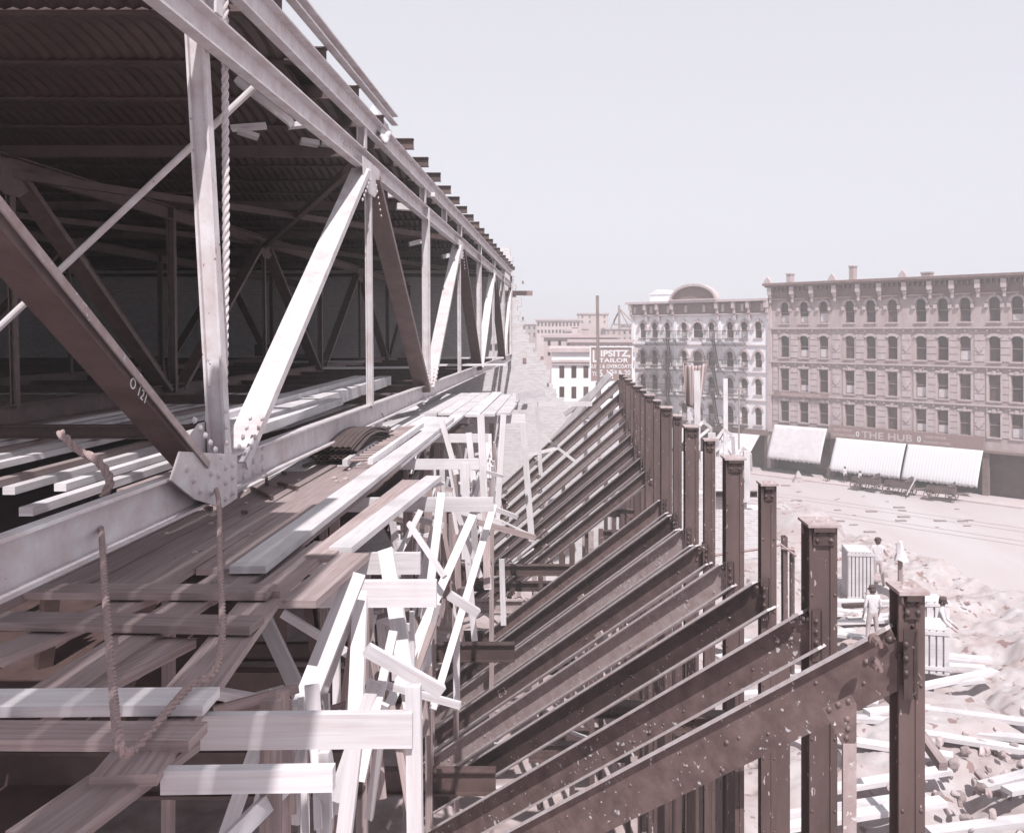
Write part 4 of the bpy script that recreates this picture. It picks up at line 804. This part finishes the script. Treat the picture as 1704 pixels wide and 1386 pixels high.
def window(root, uc, hw, zb, zt, arch, trim, hood, blind=False, d=.35):
    f = MB(); y = .16; t = .07
    f.box(uc-hw, uc-hw+t, y, y+.06, zb, zt); f.box(uc+hw-t, uc+hw, y, y+.06, zb, zt); f.box(uc-hw+t, uc+hw-t, y, y+.06, zt-t, zt); f.box(uc-hw+t, uc+hw-t, y, y+.06, zb, zb+t)
    zm = (zb+zt)/2; f.box(uc-hw+t, uc+hw-t, y-.02, y+.06, zm-t/2, zm+t/2)
    fr = f.build('window', M['sash'], root, local=True)
    g = MB(); g.face([(uc-hw, y+.08, zb), (uc+hw, y+.08, zb), (uc+hw, y+.08, zt), (uc-hw, y+.08, zt)]); g.build('pane', M['glass'], fr, local=True)
    if blind: g = MB(); h = (zt-zb)*R.uniform(.2, .45); g.face([(uc-hw+t, y+.065, zb+.1), (uc+hw-t, y+.065, zb+.1), (uc+hw-t, y+.065, zb+.1+h), (uc-hw+t, y+.065, zb+.1+h)]); g.build('blind', M['blind'], fr, local=True)
    s = MB(); s.box(uc-hw-.15, uc+hw+.15, -.12, .1, zb-.14, zb); s.build('sill', trim, root, local=True); s = MB()
    n = 10
    if arch:
        rr = hw; zc = zt-rr
        if arch == 2: rr = hw*1.35; zc = zt-rr                           # flatter segmental head
        def az(x): return zc+math.sqrt(max(0, rr*rr-x*x))
        for i in range(n):                                               # spandrels closing the corners of the opening
            xa, xb = -hw+2*hw*i/n, -hw+2*hw*(i+1)/n
            A = [(uc+xa, -.003, az(xa)), (uc+xb, -.003, az(xb)), (uc+xb, -.003, zt+.003), (uc+xa, -.003, zt+.003)]
            s.plate(A, (0, 1, 0), .14)
        ro = rr+.28; zs = zc if arch == 1 else az(hw)
        pts = []
        a0 = math.acos(max(-1, min(1, hw/rr))) if arch == 2 else 0
        for i in range(n+1):
            a = math.pi-a0-(math.pi-2*a0)*i/n; pts.append((math.cos(a), math.sin(a)))
        for i in range(n):
            (ca, sa), (cb, sb) = pts[i], pts[i+1]
            s.plate([(uc+ca*rr, -.13, zc+sa*rr), (uc+cb*rr, -.13, zc+sb*rr), (uc+cb*ro, -.13, zc+sb*ro), (uc+ca*ro, -.13, zc+sa*ro)], (0, 1, 0), .12)
        if hood:
            for sg in (-1, 1): s.box(uc+sg*(hw+.2)-.17, uc+sg*(hw+.2)+.17, -.22, 0, zs-.5, zs-.1)
            s.box(uc-.12, uc+.12, -.2, 0, zt+.02, zt+.4)
    else:
        s.box(uc-hw-.18, uc+hw+.18, -.14, -.002, zt+.05, zt+.3); s.box(uc-.15, uc+.15, -.2, 0, zt+.02, zt+.42)
        for sg in (-1, 1): s.box(uc+sg*(hw+.12)-.09, uc+sg*(hw+.12)+.09, -.08, 0, zb, zt)
    s.build('surround', trim, root, local=True)

# ---- brown stone block with THE HUB
root = empty('store_building', F0, 'brown stone commercial block with arched top windows and THE HUB sign, at the right', 'building', rz=RZF)
zo = -SZ                                                                 # local heights are above the street
wx = [1306, 1338, 1370.6, 1414, 1449, 1485, 1532.4, 1568.8, 1606, 1655, 1693, 1732]
uW = [U(x) for x in wx]; ub0, ub1 = U(1282), U(1752)
rws = [(ZZ(1425, 710)+zo, ZZ(1425, 674)+zo), (ZZ(1425, 656)+zo, ZZ(1425, 617)+zo), (ZZ(1425, 597)+zo, ZZ(1425, 559)+zo), (ZZ(1425, 537)+zo, ZZ(1425, 500)+zo)]
ztop = ZZ(1425, 466)+zo; hw = .54
facade(root, ub0, ub1, 4.6, ztop-.2, [(a, c, [(u, hw) for u in uW]) for a, c in rws], M['stone'])
for ri, (a, c) in enumerate(rws):
    for u in uW: window(root, u, hw, a, c, [0, 0, 2, 1][ri], M['stonetrim'], ri == 3, R.random() < .35)
for ri, (a, c) in enumerate(rws):                                        # string courses and rustication
    b = MB(); z = c+.62 if ri < 3 else a-.55
    zc = (c+rws[ri+1][0])/2 if ri < 3 else None
    if zc is None: continue
    b.box(ub0, ub1, -.16, -.002, zc-.05, zc+.13); b.box(ub0, ub1, -.28, -.17, zc+.05, zc+.2); u = ub0+.2
    while u < ub1: b.box(u, u+.12, -.22, -.163, zc-.25, zc-.052); u += 1.05
    b.build('string_course', M['stonetrim'], root, local=True)
gaps = [(ub0+uW[0]-hw)/2] + [(uW[i]+uW[i+1])/2 for i in range(len(uW)-1)]
b = MB()
for g in gaps:
    for (a, c) in rws[:3]:
        for j in range(4):
            z = a+(c-a)*j/3.6; b.box(g-.48 if g != gaps[0] else g-.3, g+.48 if g != gaps[0] else g+.3, -.06, -.001, z, z+(c-a)/3.6-.09)
for i in (2, 5, 8):
    g = (uW[i]+uW[i+1])/2
    for (a, c) in rws[:3]: zc = (a+c)/2; b.plate([(g-.38, -.14, zc), (g, -.14, zc-.38), (g+.38, -.14, zc), (g, -.14, zc+.38)], (0, 1, 0), .07)
b.build('rustication', M['stonetrim'], root, local=True)
b = MB(); b.box(ub0-.1, ub1, -.35, -.01, ztop-1.75, ztop-.5); b.build('frieze', M['cornice'], root, local=True)
b = MB(); b.box(ub0-.5, ub1, -1.0, 0, ztop-.28, ztop); b.box(ub0-.3, ub1, -.8, 0, ztop-.48, ztop-.285); b.box(ub0-.2, ub1, -.45, 0, ztop-1.95, ztop-1.76); u = ub0+.1
while u < ub1: b.box(u, u+.16, -.7, -.36, ztop-.9, ztop-.49); u += .55
b.build('cornice', M['cornice'], root, local=True)
for i, u in enumerate([ub0+.25]+[(uW[i]+uW[i+1])/2 for i in range(len(uW)-1)]):
    b = MB(); b.box(u-.26, u+.26, -.75, -.352, ztop-1.35, ztop-.5); b.box(u-.2, u+.2, -.6, -.352, ztop-1.7, ztop-1.36); b.box(u-.13, u+.13, -.5, -.35, ztop-2.25, ztop-1.65); b.build('bracket', M['stonetrim'], root, local=True)
for px in (1284, 1391, 1508): u = U(px); b = MB(); b.plate([(u-.5, -1.0, ztop), (u+.5, -1.0, ztop), (u+.35, -1, ztop+.35), (u, -1, ztop+.75), (u-.35, -1, ztop+.35)], (0, 1, 0), .4); b.build('finial', M['stonetrim'], root, local=True)
for px, hh, w_ in ((1297, 1.1, .6), (1402, 1.6, .55), (1527, .5, 1.0)): u = U(px); b = MB(); b.box(u-w_/2, u+w_/2, 2, 2.8, ztop-1, ztop+hh); b.box(u-w_/2-.08, u+w_/2+.08, 1.92, 2.88, ztop+hh, ztop+hh+.15); b.build('chimney', M['stone'], root, local=True)
b = MB(); b.box(ub0-.25, ub0+.2, -.25, 0, 0.3, ztop-2); b.build('pilaster', M['stonetrim'], root, local=True)
# ground floor shops
b = MB(); b.box(ub0+.2, ub1, 1.3, 1.6, .15, 4.6); b.build('shop_wall', M['shop'], root, local=True)
b = MB(); b.box(ub0, ub1, -.3, 1.3, 4.35, 4.6)
for px in (1286, 1386, 1512, 1640): u = U(px); b.box(u-.28, u+.28, -.1, .4, .15, 4.35)
b.build('shop_frame', M['cornice'], root, local=True)
for px0, px1 in ((1310, 1335), (1345, 1375), (1400, 1425), (1440, 1460), (1470, 1500), (1530, 1560), (1570, 1600)):
    b = MB(); b.box(U(px0), U(px1), 1.22, 1.29, .8, 3.4); b.build('shop_window', M['glass'], root, local=True)
sg = MB(); s0, s1 = U(1386), U(1640); sz0, sz1 = ZZ(1450, 734)+zo, ZZ(1450, 712)+zo; sg.box(s0, s1, -.55, -.31, sz0, sz1); sgo = sg.build('sign_board', M['signdark'], root, local=True)
def ft(body, px, zc, size, par=sgo, y=-.556, sx=1, m='white'):
    mw = Matrix.Translation((U(px), y, zc-size*.35)) @ Matrix.Rotation(math.radians(90), 4, 'X'); return text(body, size, M[m], mw, par, 'lettering', .003, sx=sx, bold=.02)
zc = (sz0+sz1)/2
ft('THE HUB', 1479, zc, 1.0, sx=1.3, m='faded'); ft('ONE PRICE', 1406, zc+.3, .34, sx=1.2, m='faded2'); ft('CLOTHING HOUSE', 1407, zc-.25, .34, sx=.9, m='faded2'); ft('0', 1431, zc, .8); ft('0', 1533, zc, .8); ft('ONE PRICE', 1560, zc+.3, .34, sx=1.2, m='faded2'); ft('CLOTHING HOUSE', 1562, zc-.25, .34, sx=.9, m='faded2')
sg = MB(); zl = ZZ(1345, 657.5)+zo; sg.box(U(1290), U(1380), -.34, -.29, zl-.3, zl+.3); s2 = sg.build('sign_board', M['signdark'], root, local=True); ft('WHOLESALE LIQUORS', 1335, zl, .42, s2, -.345, 1.15, m='faded2')
def awning(px0, px1, pt, pb, m, out=1.5):
    u0, u1 = U(px0), U(px1); zt, zb = ZZ(1425, pt)+zo, ZZ(1425, pb)+zo; b = MB(); n = int((u1-u0)/.28)+1; rows = []
    for j in range(9):
        t = j/8; rows.append([((u0+(u1-u0)*i/n), -.62-out*t, zt+(zb-zt)*(t*.85+.15*t*t)+.03*math.sin(i*2.2)*t) for i in range(n+1)])
    rows.append([(p[0], p[1]-.01, p[2]-(.38 if i % 2 else .26)) for i, p in enumerate(rows[-1])])
    for j in range(9):
        for i in range(n): q = [rows[j][i], rows[j][i+1], rows[j+1][i+1], rows[j+1][i]]; b.face(q, [(p[0]*1.0, p[2]) for p in q], True)
    o = b.build('awning', m, root, local=True); md = o.modifiers.new('thick', 'SOLIDIFY'); md.thickness = .03
awning(1293, 1381, 716, 769, M['awning']); awning(1396, 1512, 730, 778, M['awning_st']); awning(1515, 1640, 730, 778, M['awning_st'])

# ---- cream building
root = empty('cream_building', F0+sd*U(1166), 'cream plastered block with round arched windows, curved pediment and iron fire escapes', 'building', rz=RZF); uo = U(1166)
u0, u1 = U(1052)-uo, U(1281.5)-uo
cwx = [1069.6, 1089.4, 1110.6, 1138.5, 1161.2, 1184, 1214.7, 1238.5, 1261.9]; cu = [U(x)-uo for x in cwx]
yr = [(695, 668), (649, 624), (607, 583), (562, 537)]; cr = [(ZZ(1110, a)+zo, ZZ(1110, c)+zo) for a, c in yr]; zt = ZZ(1160, 500)+zo
facade(root, u0, u1, 4.6, zt-.2, [(a, c, [(u, .75 if i == 4 else .48) for i, u in enumerate(cu)]) for a, c in cr], M['cream'])
for ri, (a, c) in enumerate(cr):
    for i, u in enumerate(cu): window(root, u, .75 if i == 4 else .48, a, c, 1, M['creamtrim'], ri >= 2, R.random() < .4)
for zc in (cr[0][0]-1.0, (cr[1][1]+cr[2][0])/2, (cr[2][1]+cr[3][0])/2-.1, (cr[0][1]+cr[1][0])/2):
    b = MB(); b.box(u0, u1, -.14, -.002, zc-.08, zc+.1); b.build('string_course', M['creamtrim'], root, local=True)
b = MB()
for px in (1054, 1124, 1198, 1279): u = U(px)-uo; b.box(u-.22, u+.22, -.12, -.001, 4.6, zt-1.9)
b.build('pilaster', M['cream'], root, local=True)
b = MB(); b.box(u0-.1, u1, -.3, -.01, zt-1.7, zt-.35); b.build('frieze', M['cornice'], root, local=True)
b = MB(); b.box(u0-.5, u1, -.9, 0, zt-.3, zt-.02); b.box(u0-.2, u1, -.4, 0, zt-1.85, zt-1.71); b.build('cornice', M['creamtrim'], root, local=True)
for i in range(8):
    u = u0+.8+i*(u1-u0-1.6)/7; b = MB(); b.box(u-.2, u+.2, -.42, -.302, zt-1.5, zt-.6); b.build('frieze_panel', M['creamtrim'], root, local=True)
for px in (1054, 1078, 1098, 1123, 1197, 1225, 1249, 1279):
    u = U(px)-uo; b = MB(); b.box(u-.22, u+.22, -.8, -.305, zt-1.1, zt-.32); b.box(u-.17, u+.17, -.55, -.3, zt-1.7, zt-1.11); b.box(u-.13, u+.13, -.4, -.001, zt-2.5, zt-1.65); b.build('bracket', M['creamtrim'], root, local=True)
uc = U(1159)-uo; hwp = (U(1195)-U(1123))/2; n = 18; pts = []; arcH = 1.75
b = MB(); b.plate([(uc-hwp, -.5, zt)]+[(uc-hwp*math.cos(math.pi*i/n), -.5, zt+arcH*math.sin(math.pi*i/n)) for i in range(n+1)][1:-1]+[(uc+hwp, -.5, zt)], (0, 1, 0), .4); b.build('pediment', M['cornice'], root, local=True)
b = MB()
for i in range(n):
    a, c = math.pi*i/n, math.pi*(i+1)/n; o_ = lambda t, k: (uc-(hwp+k)*math.cos(t), -.95, zt+(arcH+k)*math.sin(t))
    b.plate([o_(a, 0), o_(c, 0), o_(c, .3), o_(a, .3)], (0, 1, 0), .9)
b.box(uc-hwp-.3, uc+hwp+.3, -1.02, -.1, zt-.018, zt+.14); b.build('pediment_arch', M['creamtrim'], root, local=True)
hu = U(1073)-uo; b = MB(); b.box(hu-1.6, hu+1.6, 3, 6, zt-.6, zt+1.1); b.plate([(hu-1.8, 2.9, zt+1.1), (hu+1.8, 2.9, zt+1.1), (hu-.4, 2.9, zt+1.75)], (0, 1, 0), 3.3); b.build('roof_hut', M['cream'], root, local=True)
b = MB(); b.box(u0+.2, u1, 1.2, 1.5, .15, 4.4); b.build('shop_wall', M['shop'], root, local=True)
b = MB(); b.box(u0, u1, -.5, 1.2, 4.3, 4.59)
for px in (1055, 1110, 1160, 1215, 1277): u = U(px)-uo; b.box(u-.3, u+.3, -.15, .4, .15, 4.3)
b.box(u0, u1, -.7, -.502, 4.1, 4.75); b.build('shop_frame', M['cornice'], root, local=True)
for a_, c_ in ((1212, 1270), (1100, 1155)):
    b = MB(); p, q = U(a_)-uo, U(c_)-uo; b.plate([(p, -.75, 4.1), (q, -.75, 4.1), (q, -3.1, 1.9), (p, -3.1, 1.9)], (0, .3, 1), .03); b.plate([(p, -3.1, 1.9), (q, -3.1, 1.9), (q, -3.12, 1.6), (p, -3.12, 1.6)], (0, -1, 0), .02); b.build('awning', M['awning'], root, local=True)
# fire escapes: balconies, rails, stairs
def balcony(ua, ub, z):
    b = MB(); b.box(ua, ub, -1.1, -.16, z-.06, z)
    n = int((ub-ua)/.22)
    for i in range(n+1): u = ua+(ub-ua)*i/n; b.box(u-.014, u+.014, -1.1, -1.07, z, z+.95)
    b.box(ua, ub, -1.11, -1.06, z+.95, z+1.0); b.box(ua, ub, -1.11, -1.06, z+.5, z+.53)
    for u in (ua, ub): b.box(u-.02, u+.02, -1.1, -.16, z+.93, z+.97)
    for i in range(5): u = ua+(ub-ua)*(i+.1)/4.2; b.prism((u, -1.0, z-.06), (u, -.1, z-.9), rect(.05, .05))
    return b.build('fire_escape_balcony', M['iron'], root, local=True)
for (a, c) in cr:
    for pa, pb in ((1077, 1147), (1171, 1245)): balcony(U(pa)-uo, U(pb)-uo, a-.12)
for ri in range(3):
    z0_, z1_ = cr[ri][0]-.1, cr[ri+1][0]-.18
    for pa, pb in ((1122, 1116), (1200, 1192)):
        ua, ub = U(pa)-uo, U(pb)-uo; b = MB()
        for y in (-.95, -.5): b.prism((ua, y, z0_), (ub, y, z1_), rect(.04, .16))
        for i in range(14): t = (i+.5)/14; b.prism((ua+(ub-ua)*t, -.95, z0_+(z1_-z0_)*t), (ua+(ub-ua)*t, -.5, z0_+(z1_-z0_)*t), rect(.18, .03))
        b.prism((ua, -1.0, z0_+.9), (ub, -1.0, z1_+.9), rect(.03, .04)); b.build('fire_escape_stair', M['iron'], root, local=True)

# ---- tailor sign on posts
sr = empty('tailor_billboard', W(1016, 640, 76), 'dark painted billboard with white lettering for a tailor', 'billboard')
a, c = W(983.5, 578.5, 76), W(1051, 634, 76)
b = MB(); b.box(a.x, c.x, 76, 76.15, c.z, a.z); bd = b.build('board', M['signdark'], sr)
b = MB(); t = .12
b.box(a.x-t, c.x+t, 75.93, 76.16, a.z, a.z+t); b.box(a.x-t, c.x+t, 75.93, 76.16, c.z-t, c.z); b.box(a.x-t, a.x, 75.93, 76.16, c.z, a.z); b.box(c.x, c.x+t, 75.93, 76.16, c.z, a.z); b.build('frame', M['white'], sr)
b = MB(); [b.box(x-.1, x+.1, 76.2, 76.35, c.z-4, a.z-.3) for x in (a.x+.5, c.x-.5)]; b.build('post', M['wood_old'], sr)
inv = sr.matrix_basis.inverted()
def st_(body, px, py, hpx, sx=1, bold=.012):
    size = hpx*76/F/.7; p = W(px, py+hpx/2, 75.985); return text(body, size, M['white'], inv @ Matrix.Translation(p) @ Matrix.Rotation(math.radians(90), 4, 'X'), sr, 'lettering', .005, sx=sx, bold=bold)
st_('L', 990.5, 592.5, 20, .8, .02); st_('IPSITZ,', 1024, 588, 10, 1.13, .03); st_('TAILOR', 1021, 599.5, 6.5, 1.45, .015); st_('SUITS & OVERCOATS', 1016.5, 609.5, 5.8, .86, .012); st_('TO', 991, 622, 7, .8); st_('5.17', 1009, 621, 11, .9, .02); st_('50', 1023, 619, 5.5, .9); st_('& 20', 1039, 620, 8, .9)

# ---- white building under the sign and hazy town behind
def block(x0, x1, ytop, Y, depth, m, label, win=None, wrows=2, wsize=(6, 12), base=SZ, sidew=None, name='town_building', roofm='roof'):
    a = W(x0, ytop, Y); c = W(x1, ytop, Y); t = empty(name, ((a.x+c.x)/2, Y, base), label, 'building')
    b = MB(); b.box(a.x, c.x, Y, Y+depth, base, a.z); b.build('wall', m, t)
    b = MB(); k = (c.x-a.x)*.02+.15; b.box(a.x-k, c.x+k, Y-k, Y+depth+k, a.z+.002, a.z+.35); b.build('roof_edge', M[roofm], t)
    if win:
        for i in range(win):
            for j in range(wrows):
                cx_ = x0+(i+.5)*(x1-x0)/win; cy_ = ytop+wsize[1]*1.1+j*wsize[1]*2.1; p = W(cx_, cy_, Y); ww, wh = wsize[0]*Y/F/2, wsize[1]*Y/F/2
                b = MB(); b.box(p.x-ww, p.x+ww, Y-.03, Y+.05, p.z-wh, p.z+wh); wo_ = b.build('window', M['glass'], t)
                b = MB(); b.box(p.x-ww-.12, p.x+ww+.12, Y-.14, Y-.032, p.z-wh-.2, p.z-wh); b.box(p.x-ww-.08, p.x+ww+.08, Y-.1, Y-.032, p.z+wh, p.z+wh+.12); b.box(p.x-ww, p.x+ww, Y-.05, Y-.031, p.z-.04, p.z+.04); b.build('frame', M['creamtrim'], wo_)
    return t
t = block(918, 1056, 586, 80, 14, M['cream'], 'plain white building below the billboard with tall sash windows', None, roofm='creamtrim')
for py, hh in ((600, 3), (606, 1.5)):
    a, c = W(918, py, 79.9), W(1056, py, 79.9); b = MB(); b.box(a.x, c.x, 79.8, 79.998, a.z-hh*.05, a.z+hh*.02); b.build('string_course', M['creamtrim'], t)
for px in (935, 955, 975, 996, 1016, 1038):
    for py in (619, 653, 687):
        p = W(px, py, 80); b = MB(); b.box(p.x-.22, p.x+.22, 79.97, 80.02, p.z-.52, p.z+.52); wn = b.build('window', M['glass'], t)
        b = MB(); b.box(p.x-.32, p.x+.32, 79.86, 79.969, p.z-.62, p.z-.52); b.box(p.x-.3, p.x+.3, 79.88, 79.969, p.z+.52, p.z+.66); b.box(p.x-.22, p.x+.22, 79.94, 79.969, p.z-.03, p.z+.03); b.build('frame', M['cream'], wn)
block(905, 1028, 562, 120, 12, M['far'], 'low brick block behind the white building with a pale parapet', 7, 2, (4.5, 8))
block(948, 1052, 570, 112, 8, M['far'], 'brick row with small arched windows just above the billboard', 9, 1, (4, 8))
block(893, 965, 534, 190, 20, M['far'], 'long hazy many-windowed block far behind the ragged wall', 12, 2, (3, 5.5))
block(963, 1012, 523, 230, 20, M['roof'], 'pale tall block in the haze behind the mast', 4, 2, (2.5, 4))
block(1008, 1062, 548, 210, 20, M['far'], 'hazy block left of the cream building', 6, 2, (3, 5))
block(940, 960, 552, 150, 5, M['far'], 'small square tower house on the far roofs', None)
block(860, 910, 540, 240, 20, M['far'], 'hazy block glimpsed past the ragged wall edge', 6, 2, (3, 5))
block(-500, 880, 545, 300, 30, M['far'], 'row of far buildings hidden behind the hall', 20, 2, (8, 8))
block(1040, 1800, 540, 330, 30, M['far'], 'far block hidden behind the street fronts', None)
dk = empty('derrick', W(1031, 560, 130), 'thin builder\'s derrick with slanting stays beside the cream building', 'derrick')
b = MB(); b.prism(W(1031, 575, 130), W(1030, 508, 130), rect(.3, .3), (0, 1, 0)); b.build('mast', M['wood_old'], dk)
b = MB()
for a, c in (((1022, 533), (1032, 515)), ((1032, 515), (1051, 535)), ((1022, 540), (1022, 533)), ((1010, 560), (1031, 516)), ((1031, 516), (1056, 560))): b.prism(W(*a, 130), W(*c, 130), rect(.18, .18), (0, 1, 0))
b.build('stay', M['wood_old'], dk)
for k, (px, py, h_) in enumerate(((957, 545, 18), (974, 548, 10), (915, 560, 8), (1000, 560, 8))):
    p = W(px, py, 121); b = MB(); b.box(p.x-.45, p.x+.45, 121, 122, p.z-h_*.08-.5, p.z); b.box(p.x-.55, p.x+.55, 120.9, 122.1, p.z, p.z+.15); tag(b.build('chimney_stack', M['far']), 'chimney stack on the low brick roofs, %s' % ['tall broad one', 'shorter one right of the tall one', 'leftmost small one', 'rightmost, behind the mast'][k], 'chimney')

# ---- street life under and before the awnings
def wagon(u, d, label, rz=0):
    base = F0+sd*u-sn*d; t = empty('delivery_wagon', base, label, 'wagon', rz=RZF+rz)
    b = MB(); b.box(-1.3, 1.3, -.6, .6, .75, .85)
    for y in (-.6, .57): b.box(-1.3, 1.3, y, y+.03, .85, 1.35)
    b.box(-1.3, -1.27, -.57, .57, .85, 1.35); b.box(1.27, 1.3, -.57, .57, .85, 1.35); b.build('bed', M['shop'], t, local=True)
    b = MB(); b.box(.7, 1.2, -.5, .5, 1.4, 1.5); b.box(1.15, 1.2, -.5, .5, 1.5, 1.9); b.build('seat', M['shop'], t, local=True)
    for x in (-.9, .95):
        for y in (-.72, .68):
            r_ = .58 if x < 0 else .5; w_ = MB(); n = 16
            for i in range(n):
                a, c = 2*math.pi*i/n, 2*math.pi*(i+1)/n; P = lambda a, r: Vector((x+r*math.cos(a), y, r_+r*math.sin(a)+.0))
                w_.plate([P(a, r_-.07), P(c, r_-.07), P(c, r_), P(a, r_)], (0, 1, 0), .06)
                if i % 2: w_.prism((x, y+.03, r_), P(a, r_-.06)+Vector((0, .03, 0)), rect(.04, .04), (0, 1, 0))
            w_.prism((x, y-.05, r_), (x, y+.11, r_), circ(.1, 10)); w_.build('wheel', M['shop'], t, local=True)
    b = MB()
    for y in (-.35, .35): b.prism((1.2, y, .75), (2.6, y, .95), rect(.06, .06))
    b.build('shaft', M['wood_old'], t, local=True)
wagon(U(1478)-.0, 4.9, 'dark delivery wagon standing at the kerb under the striped awning'); wagon(U(1531), 4.8, 'second dark wagon farther right at the kerb'); wagon(U(1600), 5.0, 'third wagon partly past the right side at the kerb', .2)
cl = ['darkcloth', 'shirt']
for k, (px, d, lab) in enumerate(((1403, 3.2, 'small dark-clad passer-by at the awning corner'), (1462, 4.2, 'small passer-by in white between wagon and awning'), (1546, 4.2, 'small dark-clad passer-by right of the second wagon'), (1425, 2.6, 'small passer-by in shade below the striped awning'), (1268, 3, 'small passer-by at the corner of the cream building'))):
    q = F0+sd*U(px)-sn*d; worker((q.x, q.y, SZ+.15), R.uniform(0, 6), lab, cloth=['darkcloth', 'shirt', 'darkcloth', 'shirt', 'darkcloth'][k], tr='darkcloth')
b = MB(); q = F0+sd*U(1367)-sn*5; b.prism((q.x, q.y, SZ), (q.x, q.y, SZ+1.2), [(-.6, -.5), (.6, -.5), (.6, .5), (-.6, .5)], (0, 1, 0), taper=.15); tag(b.build('sand_heap', M['ground']), 'little pointed heap at the kerb before the plain awning', 'heap')
for k, px in enumerate((1264,)):
    q = F0+sd*U(px)-sn*4.3; b = MB(); b.prism((q.x, q.y, SZ), (q.x, q.y, SZ+10.5), circ(.1, 8), (0, 1, 0), taper=.7); b.box(q.x-.6, q.x+.6, q.y-.05, q.y+.05, SZ+9.6, SZ+9.75); tag(b.build('telegraph_pole', M['wood_old']), 'slender wooden pole at the kerb before the cream building', 'pole')
q = F0+sd*U(1559)-sn*6.4; member('flag_stick', (q.x-.3, q.y, SZ+.4), (q.x+.6, q.y, SZ+2.1), rect(.1, .06), M['white'], 'white stick leaning at the last wagon', 'stick')
b = MB()
for k in range(60):
    q = F0+sd*R.uniform(-15, 18)-sn*R.uniform(7, 34); r_ = R.uniform(.1, .5); b.box(q.x-r_, q.x+r_, q.y-r_*.4, q.y+r_*.4, SZ+.01, SZ+.05+r_*.1)
tag(b.build('street_litter', M['wood_old']), 'bits of litter and dung on the sunlit street', 'litter', kind='stuff')

# ================================================================== HAZE
b = MB(); b.box(-170, 190, -14, 375, SZ-1.2, 8.6)
m = bpy.data.materials.new('haze_air'); m.use_nodes = True; n = m.node_tree; n.nodes.clear()
pv = n.nodes.new('ShaderNodeVolumePrincipled'); pv.inputs['Color'].default_value = (.995, .97, .98, 1); pv.inputs['Density'].default_value = .0019; pv.inputs['Anisotropy'].default_value = .0
ou = n.nodes.new('ShaderNodeOutputMaterial'); n.links.new(pv.outputs[0], ou.inputs['Volume'])
hz = b.build('haze', m); hz['kind'] = 'stuff'; hz['label'] = 'thin pale dusty haze over the town'; hz['category'] = 'haze'
